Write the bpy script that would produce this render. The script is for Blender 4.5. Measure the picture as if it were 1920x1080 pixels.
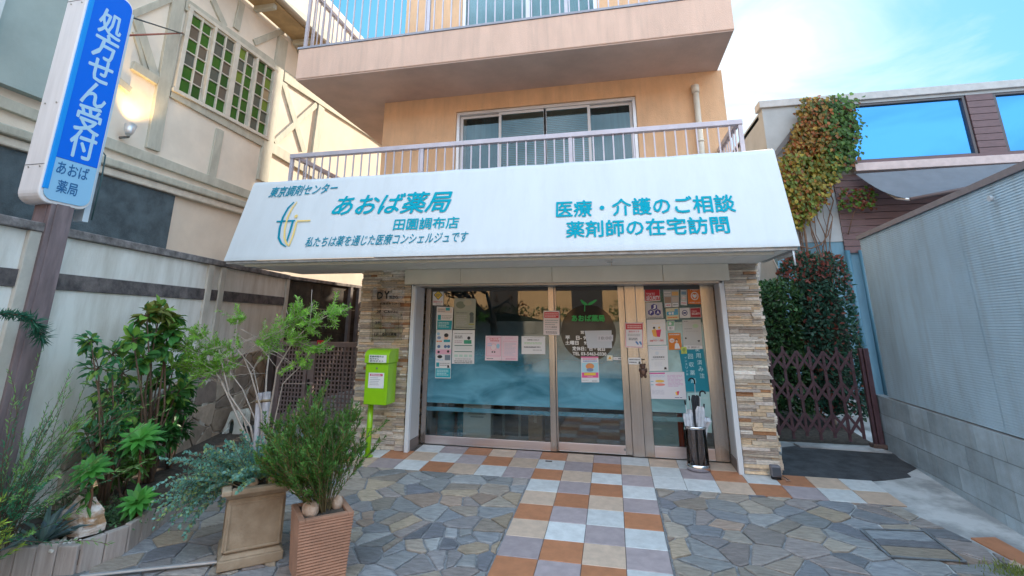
import bpy, math, random
from mathutils import Vector as V, Matrix
R_ = math.radians
rnd = random.Random(7)
S = bpy.context.scene
for o in list(bpy.data.objects): bpy.data.objects.remove(o)
C = S.collection

# ------------------------------------------------------------------ camera
RIGHT = V((0.9763314776948959, 0.21624252837435087, 0.004001822630861272))
DOWN = V((-0.05011927729938683, 0.24420958835409, -0.9684264220883861))
FWD = V((-0.21039226151426765, 0.945304631258196, 0.2492674275085256))
CAM = V((0.9897995969289, -6.2169397363510885, 1.6751742998399612))
FOC, CX, CY = 903.9626934636236, 944.17, 368.907
cd = bpy.data.cameras.new('camera')
cam = bpy.data.objects.new('camera', cd); C.objects.link(cam)
UP = -DOWN; BACK = -FWD
cam.matrix_world = Matrix(((RIGHT.x, UP.x, BACK.x, CAM.x), (RIGHT.y, UP.y, BACK.y, CAM.y), (RIGHT.z, UP.z, BACK.z, CAM.z), (0, 0, 0, 1)))
cd.sensor_width = 36; cd.lens = FOC / 1920 * 36
cd.shift_x = (960 - CX) / 1920; cd.shift_y = (CY - 540) / 1920
cd.clip_start = 0.05; cd.clip_end = 2000
S.camera = cam

# ------------------------------------------------------------------ world, sun, exposure
SUN_EL, SUN_AZ = 28, 22          # azimuth from +Y towards +X: behind the shop
W = bpy.data.worlds.new('World'); S.world = W; W.use_nodes = True
nt = W.node_tree; nt.nodes.clear()
N = nt.nodes.new; L = nt.links.new
out = N('ShaderNodeOutputWorld'); bg = N('ShaderNodeBackground'); bg.inputs[1].default_value = 0.12
sky = N('ShaderNodeTexSky'); sky.sky_type = 'NISHITA'; sky.sun_disc = False
sky.sun_elevation = R_(SUN_EL); sky.sun_rotation = R_(SUN_AZ)
sky.air_density = 1.0; sky.dust_density = 0.2; sky.ozone_density = 1.6
tc = N('ShaderNodeTexCoord')
mp = N('ShaderNodeMapping'); mp.inputs['Scale'].default_value = (1.0, 1.0, 2.6); mp.inputs['Location'].default_value = (0.35, 0.1, 0.2)
nz = N('ShaderNodeTexNoise'); nz.inputs['Scale'].default_value = 2.4; nz.inputs['Detail'].default_value = 9; nz.inputs['Roughness'].default_value = 0.58
nz.inputs['Distortion'].default_value = 0.6
# a bank of bright cloud in one part of the sky
dt = N('ShaderNodeVectorMath'); dt.operation = 'DOT_PRODUCT'; dt.inputs[1].default_value = V((0.27, 0.82, 0.50)).normalized()
mr = N('ShaderNodeMapRange'); mr.inputs[1].default_value = 0.95; mr.inputs[2].default_value = 1.0; mr.inputs[3].default_value = 0; mr.inputs[4].default_value = 0.20
# unseen cloud added behind the camera as fill light
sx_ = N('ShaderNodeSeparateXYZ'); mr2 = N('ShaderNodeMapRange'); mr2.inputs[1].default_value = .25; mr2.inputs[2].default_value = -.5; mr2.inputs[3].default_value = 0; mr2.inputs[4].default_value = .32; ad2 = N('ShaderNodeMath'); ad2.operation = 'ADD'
ad = N('ShaderNodeMath'); ad.operation = 'ADD'
cr = N('ShaderNodeValToRGB'); cr.color_ramp.elements[0].position = 0.50; cr.color_ramp.elements[1].position = 0.88
mx = N('ShaderNodeMix'); mx.data_type = 'RGBA'
hs = N('ShaderNodeHueSaturation'); hs.inputs['Saturation'].default_value = 1.35; hs.inputs['Hue'].default_value = 0.47; hs.inputs['Value'].default_value = 0.85
L(tc.outputs['Generated'], mp.inputs[0]); L(mp.outputs[0], nz.inputs['Vector'])
L(tc.outputs['Generated'], dt.inputs[0]); L(dt.outputs['Value'], mr.inputs[0])
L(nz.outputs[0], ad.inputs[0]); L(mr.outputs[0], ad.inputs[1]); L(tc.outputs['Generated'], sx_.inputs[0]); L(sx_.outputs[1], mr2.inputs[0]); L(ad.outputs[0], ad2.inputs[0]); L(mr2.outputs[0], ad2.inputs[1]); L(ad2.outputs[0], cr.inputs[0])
dk_ = N('ShaderNodeMix'); dk_.data_type = 'RGBA'; dk_.blend_type = 'DARKEN'; dk_.inputs[0].default_value = .9; dk_.inputs[7].default_value = (.42, 1.2, 1.85, 1)
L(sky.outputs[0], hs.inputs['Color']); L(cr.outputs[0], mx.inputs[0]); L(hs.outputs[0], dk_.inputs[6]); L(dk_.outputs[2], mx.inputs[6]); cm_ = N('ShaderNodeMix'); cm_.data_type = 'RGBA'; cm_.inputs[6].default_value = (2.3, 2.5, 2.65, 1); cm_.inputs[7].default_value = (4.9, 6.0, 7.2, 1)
mr3 = N('ShaderNodeMapRange'); mr3.inputs[1].default_value = .2; mr3.inputs[2].default_value = -.2; L(sx_.outputs[1], mr3.inputs[0]); L(mr3.outputs[0], cm_.inputs[0]); L(cm_.outputs[2], mx.inputs[7])  # added cloud behind the camera is made brighter to fill the scene
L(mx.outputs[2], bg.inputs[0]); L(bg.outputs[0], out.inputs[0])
sd = bpy.data.lights.new('sun', 'SUN'); sd.energy = 2.2; sd.angle = R_(0.6); sd.color = (1.0, 0.86, 0.66)
so = bpy.data.objects.new('sun', sd); C.objects.link(so); so.location = (6, 20, 14)
sv = V((math.sin(R_(SUN_AZ)) * math.cos(R_(SUN_EL)), math.cos(R_(SUN_AZ)) * math.cos(R_(SUN_EL)), math.sin(R_(SUN_EL))))
so.rotation_euler = sv.to_track_quat('Z', 'Y').to_euler()
S.view_settings.view_transform = 'Standard'; S.view_settings.look = 'None'; S.view_settings.gamma = 1
S.view_settings.use_curve_mapping = False
S.view_settings.exposure = 2.15
S.cycles.max_bounces = 8; S.cycles.transparent_max_bounces = 12
S.cycles.use_denoising = True

# ------------------------------------------------------------------ geometry helpers
def ray(x, y): return RIGHT * ((x - CX) / FOC) + DOWN * ((y - CY) / FOC) + FWD
def onx(x, y, X): d = ray(x, y); return CAM + d * ((X - CAM.x) / d.x)
def ony(x, y, Y): d = ray(x, y); return CAM + d * ((Y - CAM.y) / d.y)
def onz(x, y, Z): d = ray(x, y); return CAM + d * ((Z - CAM.z) / d.z)
def onp(x, y, p0, n): d = ray(x, y); return CAM + d * ((V(p0) - CAM).dot(n) / d.dot(n))
SL = 0.049
def G(y): return SL * max(-4.6, min(6, y))
def ong(x, y, dz=0):
    d = ray(x, y); t = (dz + SL * CAM.y - CAM.z) / (d.z - SL * d.y); return CAM + d * t
def u(a, b): return rnd.uniform(a, b)

class MB:
    def __init__(s): s.v = []; s.f = []; s.m = []; s.c = []; s.sm = []
    def face(s, pts, m=0, c=None, smooth=False):
        n = len(s.v); s.v += [V(p) for p in pts]; s.f.append(tuple(range(n, n + len(pts)))); s.m.append(m); s.c.append(c); s.sm.append(smooth)
    def idx(s, pts, faces, m=0, c=None, smooth=False):
        n = len(s.v); s.v += [V(p) for p in pts]
        for f in faces: s.f.append(tuple(n + i for i in f)); s.m.append(m); s.c.append(c); s.sm.append(smooth)
    def box(s, x0, x1, y0, y1, z0, z1, m=0, c=None):
        s.hexa([(x0, y0, z0), (x1, y0, z0), (x1, y1, z0), (x0, y1, z0), (x0, y0, z1), (x1, y0, z1), (x1, y1, z1), (x0, y1, z1)], m, c)
    def hexa(s, p, m=0, c=None):
        s.idx(p, [(3, 2, 1, 0), (4, 5, 6, 7), (0, 1, 5, 4), (1, 2, 6, 5), (2, 3, 7, 6), (3, 0, 4, 7)], m, c)
    def obox(s, c0, ax, ay, az, m=0, c=None):       # centre and half axes
        c0, ax, ay, az = V(c0), V(ax), V(ay), V(az)
        s.hexa([c0 - ax - ay - az, c0 + ax - ay - az, c0 + ax + ay - az, c0 - ax + ay - az, c0 - ax - ay + az, c0 + ax - ay + az, c0 + ax + ay + az, c0 - ax + ay + az], m, c)
    def beam(s, a, b, n, w, d, m=0, c=None):        # flat bar from a to b, width w in-plane, depth d along n (centred on a-b line, standing out by d)
        a, b, n = V(a), V(b), V(n); t = (b - a); l = t.length; t.normalize(); q = n.cross(t)
        s.obox((a + b) / 2 + n * d / 2, t * l / 2, q * w / 2, n * d / 2, m, c)
    def prism(s, poly, n, d, m=0, c=None):          # polygon (ccw seen from n) extruded back by d
        n = V(n); top = [V(p) for p in poly]; bot = [p - n * d for p in top]; k = len(top)
        s.idx(top + bot, [tuple(range(k)), tuple(range(2 * k - 1, k - 1, -1))] + [(i, k + i, k + (i + 1) % k, (i + 1) % k) for i in range(k)], m, c)
    def tube(s, pts, r, k=6, m=0, c=None, cap=True):
        pts = [V(p) for p in pts]; n0 = len(s.v); nn = len(pts)
        if not isinstance(r, (list, tuple)): r = [r] * nn
        t = (pts[1] - pts[0]).normalized(); q = t.orthogonal().normalized()
        for i, p in enumerate(pts):
            t = (pts[min(i + 1, nn - 1)] - pts[max(i - 1, 0)])
            if t.length < 1e-9: t = V((0, 0, 1))
            t.normalize(); q = (q - t * q.dot(t))
            q = q.normalized() if q.length > 1e-6 else t.orthogonal().normalized()
            b = t.cross(q)
            for j in range(k):
                a = 2 * math.pi * j / k; s.v.append(p + (q * math.cos(a) + b * math.sin(a)) * r[i])
        for i in range(nn - 1):
            for j in range(k):
                s.f.append((n0 + i * k + j, n0 + i * k + (j + 1) % k, n0 + (i + 1) * k + (j + 1) % k, n0 + (i + 1) * k + j)); s.m.append(m); s.c.append(c); s.sm.append(True)
        if cap:
            for ring, rev in ((0, True), (nn - 1, False)):
                f = [n0 + ring * k + j for j in range(k)]
                s.f.append(tuple(reversed(f)) if rev else tuple(f)); s.m.append(m); s.c.append(c); s.sm.append(False)
    def lathe(s, prof, cx, cy, k=24, m=0, sx=1, sy=1, c=None):   # prof: list of (r, z)
        n0 = len(s.v)
        for r, z in prof:
            for j in range(k):
                a = 2 * math.pi * j / k; s.v.append(V((cx + r * sx * math.cos(a), cy + r * sy * math.sin(a), z)))
        for i in range(len(prof) - 1):
            for j in range(k):
                s.f.append((n0 + i * k + j, n0 + i * k + (j + 1) % k, n0 + (i + 1) * k + (j + 1) % k, n0 + (i + 1) * k + j)); s.m.append(m); s.c.append(c); s.sm.append(True)
    def ball(s, c0, rx, ry, rz, m=0, c=None, jit=0, k=10, h=7):
        n0 = len(s.v)
        for i in range(h + 1):
            th = math.pi * i / h
            for j in range(k):
                a = 2 * math.pi * j / k; q = 1 + (u(-jit, jit) if 0 < i < h else 0)
                s.v.append(V(c0) + V((rx * q * math.sin(th) * math.cos(a), ry * q * math.sin(th) * math.sin(a), rz * q * math.cos(th))))
        for i in range(h):
            for j in range(k):
                s.f.append((n0 + (i + 1) * k + j, n0 + (i + 1) * k + (j + 1) % k, n0 + i * k + (j + 1) % k, n0 + i * k + j)); s.m.append(m); s.c.append(c); s.sm.append(jit == 0)
    def leaf(s, p, d, nrm, l, w, c=None, m=0, fold=0.15):
        p, d = V(p), V(d).normalized(); sd_ = d.cross(V(nrm))
        sd_ = sd_.normalized() if sd_.length > 1e-6 else d.orthogonal().normalized()
        n = sd_.cross(d)
        a = p + d * l * .35; b = p + d * l * .72; e = p + d * l - n * l * fold * .6
        s.idx([p, a + sd_ * w * .5 + n * w * fold, b + sd_ * w * .42 + n * w * fold * .6, e, b - sd_ * w * .42 + n * w * fold * .6, a - sd_ * w * .5 + n * w * fold, a, b - n * l * fold * .15],
              [(0, 6, 1), (6, 7, 2, 1), (7, 3, 2), (0, 5, 6), (5, 4, 7, 6), (4, 3, 7)], m, c)
    def blade(s, p, d, nrm, l, w, c=None, m=0):     # simple 4-vertex leaf
        p, d = V(p), V(d).normalized(); q = d.cross(V(nrm))
        q = q.normalized() if q.length > 1e-6 else d.orthogonal().normalized()
        s.idx([p, p + d * l * .45 + q * w * .5, p + d * l, p + d * l * .45 - q * w * .5], [(0, 1, 2, 3)], m, c)
    def make(s, name, mats, parent=None, bevel=0, kind=None, seg=2):
        base = parent_world(parent) if parent else V((0, 0, 0))
        me = bpy.data.meshes.new(name)
        me.from_pydata([tuple(p - base) for p in s.v], [], s.f)
        if not isinstance(mats, (list, tuple)): mats = [mats]
        for m in mats: me.materials.append(m)
        me.polygons.foreach_set('material_index', s.m)
        me.polygons.foreach_set('use_smooth', s.sm)
        if any(c is not None for c in s.c):
            at = me.attributes.new('tint', 'FLOAT_COLOR', 'FACE')
            flat = []
            for c in s.c: flat += (list(c) + [1])[:4] if c is not None else [1, 1, 1, 1]
            at.data.foreach_set('color', flat)
        me.update()
        o = bpy.data.objects.new(name, me); C.objects.link(o)
        if parent: o.parent = parent
        if kind: o['kind'] = kind
        if bevel:
            b = o.modifiers.new('bevel', 'BEVEL'); b.width = bevel; b.segments = seg; b.limit_method = 'ANGLE'; b.angle_limit = R_(40)
        return o
def parent_world(o):
    p = V((0, 0, 0))
    while o: p += o.location; o = o.parent
    return p
def tag(o, label, cat, group=None):
    o['label'] = label; o['category'] = cat
    if group: o['group'] = group
    return o
def thing(name, label, cat, loc=(0, 0, 0), group=None):
    o = bpy.data.objects.new(name, None); C.objects.link(o); o.location = loc; o.empty_display_size = .1
    return tag(o, label, cat, group)
def dup(o, parent=None, loc=None):
    c = o.copy(); C.objects.link(c)
    if parent: c.parent = parent
    if loc is not None: c.location = loc
    for ch in list(o.children): dup(ch, c)
    return c

# ------------------------------------------------------------------ materials
_mc = {}
def mat(name, col, rough=.6, var=.0, scale=8, bump=0, bscale=40, metal=0, spec=.5, tint=False, stretch=(1, 1, 1), col2=None, coat=0, ramp=(.35, .65), detail=6, streak=0, trans=0):
    if name in _mc: return _mc[name]
    m = bpy.data.materials.new(name); m.use_nodes = True; _mc[name] = m
    nt = m.node_tree; N = nt.nodes.new; L = nt.links.new
    b = nt.nodes['Principled BSDF']
    b.inputs['Roughness'].default_value = rough; b.inputs['Metallic'].default_value = metal; b.inputs['Specular IOR Level'].default_value = spec
    b.inputs['Coat Weight'].default_value = coat
    col = tuple(col) + (1,)
    tcn = N('ShaderNodeTexCoord'); mpn = N('ShaderNodeMapping'); mpn.inputs['Scale'].default_value = stretch
    L(tcn.outputs['Object'], mpn.inputs[0])
    src = None
    if var or col2:
        n = N('ShaderNodeTexNoise'); n.inputs['Scale'].default_value = scale; n.inputs['Detail'].default_value = detail; n.inputs['Roughness'].default_value = .62
        L(mpn.outputs[0], n.inputs['Vector'])
        r = N('ShaderNodeValToRGB'); r.color_ramp.elements[0].position = ramp[0]; r.color_ramp.elements[1].position = ramp[1]
        c2 = tuple(col2) + (1,) if col2 else tuple(min(1, x * (1 + var)) for x in col[:3]) + (1,)
        c1 = col if col2 else tuple(x * (1 - var) for x in col[:3]) + (1,)
        r.color_ramp.elements[0].color = c1; r.color_ramp.elements[1].color = c2
        L(n.outputs[0], r.inputs[0]); src = r.outputs[0]
    if tint:
        a = N('ShaderNodeAttribute'); a.attribute_name = 'tint'
        if src:
            mxn = N('ShaderNodeMix'); mxn.data_type = 'RGBA'; mxn.blend_type = 'MULTIPLY'; mxn.inputs[0].default_value = 1
            L(a.outputs['Color'], mxn.inputs[6]); L(src, mxn.inputs[7]); src = mxn.outputs[2]
        else: src = a.outputs['Color']
    if streak:                      # run-off stains: vertical streaks with their own shape
        n3 = N('ShaderNodeTexNoise'); n3.inputs['Scale'].default_value = 1; n3.inputs['Detail'].default_value = 8; n3.inputs['Roughness'].default_value = .7
        mp3 = N('ShaderNodeMapping'); mp3.inputs['Scale'].default_value = (9, 9, .55); L(tcn.outputs['Object'], mp3.inputs[0]); L(mp3.outputs[0], n3.inputs['Vector'])
        r3 = N('ShaderNodeMapRange'); r3.inputs[1].default_value = .48; r3.inputs[2].default_value = .74; r3.inputs[3].default_value = 0; r3.inputs[4].default_value = streak; L(n3.outputs[0], r3.inputs[0])
        m3 = N('ShaderNodeMix'); m3.data_type = 'RGBA'; m3.inputs[7].default_value = (.20, .18, .16, 1); L(r3.outputs[0], m3.inputs[0])
        if src: L(src, m3.inputs[6])
        else: m3.inputs[6].default_value = col
        src = m3.outputs[2]
    if src: L(src, b.inputs['Base Color'])
    else: b.inputs['Base Color'].default_value = col
    if bump:
        n2 = N('ShaderNodeTexNoise'); n2.inputs['Scale'].default_value = bscale; n2.inputs['Detail'].default_value = 5
        L(mpn.outputs[0], n2.inputs['Vector'])
        bp = N('ShaderNodeBump'); bp.inputs['Strength'].default_value = bump; bp.inputs['Distance'].default_value = .01
        L(n2.outputs[0], bp.inputs['Height']); L(bp.outputs[0], b.inputs['Normal'])
    if trans:
        b.inputs['Subsurface Weight'].default_value = 0
        tr = N('ShaderNodeBsdfTranslucent'); ms = N('ShaderNodeMixShader'); ms.inputs[0].default_value = trans
        if src: L(src, tr.inputs[0])
        else: tr.inputs[0].default_value = col
        o = nt.nodes['Material Output']
        L(b.outputs[0], ms.inputs[1]); L(tr.outputs[0], ms.inputs[2]); L(ms.outputs[0], o.inputs[0])
    return m
def flat(c, rough=.55):
    return mat('print_%02x%02x%02x' % tuple(int(max(0, min(1, x)) * 255) for x in c), c, rough)
WHITE, BLACK = (.82, .82, .83), (.03, .03, .035)
M_plaster = mat('orange_render', (.78, .50, .30), .85, .09, 2.2, .7, 90, stretch=(1.6, 1.6, .7), streak=.16)
M_parapet = mat('pink_render', (.72, .51, .41), .85, .06, 2.5, .6, 95, stretch=(1.8, 1.8, .6), streak=.22)
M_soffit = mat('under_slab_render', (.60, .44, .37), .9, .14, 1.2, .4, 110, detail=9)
M_rail = mat('lilac_grey_metal', (.50, .47, .53), .4, .08, 5, 0, 40, .3)
M_alu = mat('silver_aluminium', (.66, .66, .68), .35, .05, 6, 0, 40, .55)
M_steel = mat('brushed_steel', (.50, .46, .44), .22, .10, 3, .06, 90, .9, stretch=(12, 12, .4))
M_kick = mat('pinkish_steel', (.66, .58, .59), .33, .07, 2, .05, 60, .8, stretch=(.6, 3, 8))
M_awn = mat('awning_vinyl', (.62, .68, .73), .45, .025, 2.0, .06, 18, stretch=(2.5, 1, .35), streak=.07)
M_cream = mat('cream_panel', (.76, .70, .60), .55, .06, 2, .03, 60)
M_white = mat('white_paint', (.78, .78, .79), .45, .05, 4)
M_stone = mat('ledger_stone', (1, 1, 1), .85, .28, 26, .9, 70, tint=True, stretch=(1, 1, 2.2))
M_dark = mat('dark_gap', (.02, .02, .022), .9)

_tc = {}
def text_geo(s, shear=0, bold=0.0):
    k = (s, shear, bold)
    if k in _tc: return _tc[k]
    c = bpy.data.curves.new('lettering', 'FONT'); c.body = s; c.shear = shear; c.offset = bold; c.resolution_u = 2; c.fill_mode = 'FRONT'
    o = bpy.data.objects.new('lettering', c); C.objects.link(o)
    bpy.context.view_layer.update()
    dg = bpy.context.evaluated_depsgraph_get()
    me = bpy.data.meshes.new_from_object(o.evaluated_get(dg))
    vs = [v.co.copy() for v in me.vertices]; fs = [tuple(p.vertices) for p in me.polygons]
    bpy.data.objects.remove(o); bpy.data.curves.remove(c); bpy.data.meshes.remove(me)
    x0 = min(v.x for v in vs); x1 = max(v.x for v in vs); y0 = min(v.y for v in vs); y1 = max(v.y for v in vs)
    r = ([((v.x - x0) / (x1 - x0), (v.y - y0) / (y1 - y0)) for v in vs], fs, (x1 - x0) / (y1 - y0))
    _tc[k] = r; return r
def text(mb, s, p0, uvec, vvec, lift=None, m=0, shear=0, bold=0.0):
    vs, fs, asp = text_geo(s, shear, 0); p0 = V(p0); uvec = V(uvec); vvec = V(vvec)
    n = lift if lift is not None else V((0, 0, 0))
    nn = uvec.cross(vvec).normalized() * .00006; k = bold * 1.5
    for i, (dx, dy) in enumerate(((0, 0), (1, .35), (-1, -.35), (.35, -1), (-.35, 1)) if bold > .003 else ((0, 0),)):
        mb.idx([p0 + uvec * (a + dx * k / asp) + vvec * (b + dy * k) + n + nn * i for a, b in vs], fs, m)

# ================================================================== SETTING
M_ground = mat('concrete_ground', (.30, .30, .30), .9, .25, 3, .3, 60)
mb = MB()
ys = [-80, -4.6, -2, 0, 2, 6, 80]
for a, b in zip(ys, ys[1:]):
    mb.face([(-80, a, G(a) - .022), (80, a, G(a) - .022), (80, b, G(b) - .022), (-80, b, G(b) - .022)])
mb.make('ground', M_ground, kind='structure')
mb = MB(); mb.box(-60, 60, -10.5, -4.9, -.26, -.236)
mb.make('road', mat('asphalt', (.05, .05, .052), .9, .2, 6, .5, 150), kind='structure')

# tiled path and strip
T = .33
cols = {'O': (.50, .215, .11), 'C': (.62, .47, .37), 'L': (.43, .36, .38), 'W': (.68, .70, .72)}
path = {-2: 'OCLW', -1: 'WLOC', 0: 'OCWL', 1: 'WLOW', 2: 'COCL', 3: 'OLWO', 4: 'CWLW', 5: 'LOCL', 6: 'OLOW', 7: 'CWLC', 8: 'WOCL', 9: 'LCOW'}
left = {-2: 'LCOLWCOLWCO', -1: 'COLWCOWLCOL', 0: 'LWCOWLCOWLC'}          # going left from the path
right = {-2: 'CWCOLWCL', -1: 'WLOWOCW', 0: 'WWCOLWC'}
M_tile = mat('glazed_tile', (1, 1, 1), .5, .2, 11, .15, 180, tint=True)
mb = MB()
def tile(i, j, k):
    x0, x1 = i * T + .0022, (i + 1) * T - .0022; ya, yb = -j * T - .0022, -(j + 1) * T + .0022
    if j == -2: ya = .625
    c = V(cols[k]) * u(.90, 1.08)
    z = u(-.0008, .0008)
    def q(x, y, dz): return (x, y, G(y) + dz)
    e = .004
    mb.idx([q(x0, yb, -.012), q(x1, yb, -.012), q(x1, ya, -.012), q(x0, ya, -.012), q(x0 + e, yb + e, z), q(x1 - e, yb + e, z), q(x1 - e, ya - e, z), q(x0 + e, ya - e, z),
            q(x0, yb, z - .003), q(x1, yb, z - .003), q(x1, ya, z - .003), q(x0, ya, z - .003)],
           [(4, 5, 6, 7), (8, 9, 5, 4), (9, 10, 6, 5), (10, 11, 7, 6), (11, 8, 4, 7), (0, 1, 9, 8), (1, 2, 10, 9), (2, 3, 11, 10), (3, 0, 8, 11)], 0, tuple(c))
for j, r in path.items():
    for i, k in enumerate(r): tile(i, j, k)
for j, r in left.items():
    for i, k in enumerate(r):
        if j == -2 and i > 4: continue
        tile(-1 - i, j, k)
for j, r in right.items():
    for i, k in enumerate(r):
        if j == -2 and i > 2: continue
        tile(4 + i, j, k)
mb.make('tiled_path', M_tile, kind='structure')
mb = MB()
for x0, x1, y0, y1 in ((0, 1.32, -4, -.33), (-3.7, 3.63, -.33, .64)):
    mb.face([(x0, y0, G(y0) - .006), (x1, y0, G(y0) - .006), (x1, y1, G(y1) - .006), (x0, y1, G(y1) - .006)])
mb.make('tile_grout', mat('dark_grout', (.10, .09, .085), .95, .2, 30), kind='structure')

# flagstones: irregular polygons cut from a Voronoi diagram
def clip(poly, p, n):
    r = []
    for i in range(len(poly)):
        a, b = poly[i], poly[(i + 1) % len(poly)]
        da, db = (a - p).dot(n), (b - p).dot(n)
        if da <= 0: r.append(a)
        if da * db < 0: r.append(a + (b - a) * (da / (da - db)))
    return r
def inset(poly, d):
    k = len(poly); area = sum(poly[i].x * poly[(i + 1) % k].y - poly[(i + 1) % k].x * poly[i].y for i in range(k))
    if area < 0: poly = poly[::-1]
    r = list(poly)
    for i in range(k):
        a, b = poly[i], poly[(i + 1) % k]; t = (b - a)
        if t.length < 1e-5: continue
        n = V((t.y, -t.x)).normalized(); r = clip(r, a - n * d, n)
        if len(r) < 3: return []
    return r
def flagstones(mb, region, spacing, sx=1.0, palette=None, hfun=G, gap=.0065, small=None):
    xs = [p[0] for p in region]; yy = [p[1] for p in region]
    pts = []
    x = min(xs) - spacing
    while x < max(xs) + spacing:
        y = min(yy) - spacing
        while y < max(yy) + spacing:
            pts.append(V((x + u(-.5, .5) * spacing * sx, y + u(-.5, .5) * spacing * .62))); y += spacing * .62
        x += spacing * sx
    if small:
        pts += [V((u(small[0], small[1]), u(small[2], small[3]))) for _ in range(small[4])]
    reg = [V((p[0], p[1])) for p in region]; cx = sum(xs) / len(xs)
    area = sum(reg[i].x * reg[(i + 1) % len(reg)].y - reg[(i + 1) % len(reg)].x * reg[i].y for i in range(len(reg)))
    if area < 0: reg = reg[::-1]
    for p in pts:
        poly = [p + V((a, b)) for a, b in ((-1, -1), (1, -1), (1, 1), (-1, 1))]
        for q in pts:
            if q is p or (q - p).length > 2: continue
            n = q - p; poly = clip(poly, p + n / 2, n)
            if len(poly) < 3: break
        for i in range(len(reg)):
            a, b = reg[i], reg[(i + 1) % len(reg)]; t = b - a; n = V((t.y, -t.x))
            if len(poly) < 3: break
            poly = clip(poly, a, n)
        if len(poly) < 3: continue
        poly = inset(poly, gap)
        if len(poly) < 3: continue
        # break the straight edges up a little
        pp = []
        for i in range(len(poly)):
            a, b = poly[i], poly[(i + 1) % len(poly)]; t = b - a; l = t.length
            pp.append(a.lerp(b, 0) if l < .02 else a + t.normalized() * .008)
            n = V((-t.y, t.x))
            k = int(l / .07)
            if l > 1e-6:
                n.normalize()
                for w in range(1, k): pp.append(a.lerp(b, w / k) + n * u(-.002, .009))
        pl_ = palette
        if palette is pal: pl_ = pal_tan if rnd.random() < (.75 if p.y > -1.15 and p.x < 0 else (.55 if p.y > -.75 else .36)) else pal_blue
        c = V(rnd.choice(pl_)) * u(.85, 1.35)
        tx, ty = u(-.012, .012), u(-.012, .012); z0 = u(0, .004)
        ce = sum(pp, V((0, 0))) / len(pp)
        top = []; mid = []; bot = []
        for q in pp:
            qi = ce + (q - ce) * (1 - .012 / max(.05, (q - ce).length))
            h = hfun(q.y)
            top.append(V((qi.x, qi.y, hfun(qi.y) + z0 + (qi.x - p.x) * tx + (qi.y - p.y) * ty)))
            mid.append(V((q.x, q.y, h + z0 - .005 + (q.x - p.x) * tx + (q.y - p.y) * ty))); bot.append(V((q.x, q.y, h - .03)))
        k = len(pp)
        mb.idx(top + mid + bot, [tuple(range(k))] + [(k + i, k + (i + 1) % k, (i + 1) % k, i) for i in range(k)] + [(2 * k + i, 2 * k + (i + 1) % k, k + (i + 1) % k, k + i) for i in range(k)], 0, tuple(c))
pal = [(.17, .175, .20), (.22, .225, .25), (.26, .23, .22), (.32, .27, .22), (.20, .21, .24), (.30, .28, .27), (.27, .22, .22), (.40, .33, .26), (.15, .17, .21), (.26, .28, .32), (.38, .27, .19), (.30, .33, .37)]
pal_tan = [(.40, .35, .30), (.36, .31, .27), (.42, .34, .26), (.34, .31, .30), (.38, .29, .24), (.33, .30, .27)]
pal_blue = [(.22, .235, .265), (.27, .285, .315), (.19, .20, .235), (.31, .325, .35), (.28, .27, .285), (.24, .25, .26), (.34, .35, .365), (.30, .265, .26)]
M_flag = mat('flagstone', (1, 1, 1), .5, .42, 15, 1.0, 42, tint=True, stretch=(.7, 2.6, 1), detail=12, ramp=(.33, .67))
mb = MB()
flagstones(mb, [(-5.2, -4.3), (-.008, -4.3), (-.008, -.335), (-5.2, -.335)], .32, 1.0, pal, small=(-1.4, -.1, -2.2, -1.5, 18))
rb = [ong(1678, 945), ong(1800, 1003), ong(1900, 1068)]
flagstones(mb, [(1.328, -4.3), (rb[2].x + .12, -4.3), (rb[2].x + .1, rb[2].y), (rb[1].x, rb[1].y), (rb[0].x, -.336), (1.328, -.336)], .32, 1.0, pal)
mb.make('flagstone_paving', M_flag, kind='structure')
mb = MB()
for x0, x1 in ((-5.2, -.004), (1.324, 3.6)):
    mb.face([(x0, -4.3, G(-4.3) - .013), (x1, -4.3, G(-4.3) - .013), (x1, -.332, G(-.332) - .013), (x0, -.332, G(-.332) - .013)])
mb.make('flagstone_mortar', mat('pale_mortar', (.24, .25, .27), .95, .35, 14, .3, 60), kind='structure')
# concrete apron along the right wall, asphalt patch, threshold slab
mb = MB()
mb.face([(3.0, -4.3, G(-4.3) - .012), (4.6, -4.3, G(-4.3) - .012), (4.6, 2.6, G(2.6) - .012), (3.0, 2.6, G(2.6) - .012)])
mb.make('concrete_apron', mat('worn_concrete', (.30, .315, .33), .85, 0, 2.2, .35, 50, col2=(.54, .56, .58), ramp=(.42, .58), detail=9), kind='structure')
mb = MB()
pp = [ong(x, y) for x, y in ((1466, 893), (1466, 838), (1500, 834), (1673, 847), (1690, 862), (1720, 876), (1700, 886), (1708, 893), (1660, 899), (1600, 903), (1560, 902), (1500, 896))]
mb.prism([p + V((0, 0, -.004)) for p in pp][::-1], (0, 0, 1), .007)
mb.make('asphalt_patch', mat('black_asphalt', (.055, .06, .07), .8, .35, 7, .6, 140), kind='structure')
mb = MB(); pp = [ong(x, y) for x, y in ((1488, 832), (1650, 842), (1673, 850), (1500, 838))]
mb.prism([p + V((0, 0, .012)) for p in pp][::-1], (0, 0, 1), .03); mb.make('gate_threshold', mat('worn_concrete', (.4, .4, .4)), kind='structure')
mb = MB(); pp = [ong(x, y) for x, y in ((1820, 1008), (1866, 1007), (1990, 1075), (1960, 1082))]
mb.prism([p for p in pp], (0, 0, 1), .014, 0, cols['O']); mb.prism([p + V((.0, -.36, -.018)) for p in pp], (0, 0, 1), .014, 0, cols['C'])
mb.make('terracotta_edging', M_tile, kind='structure')
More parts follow.
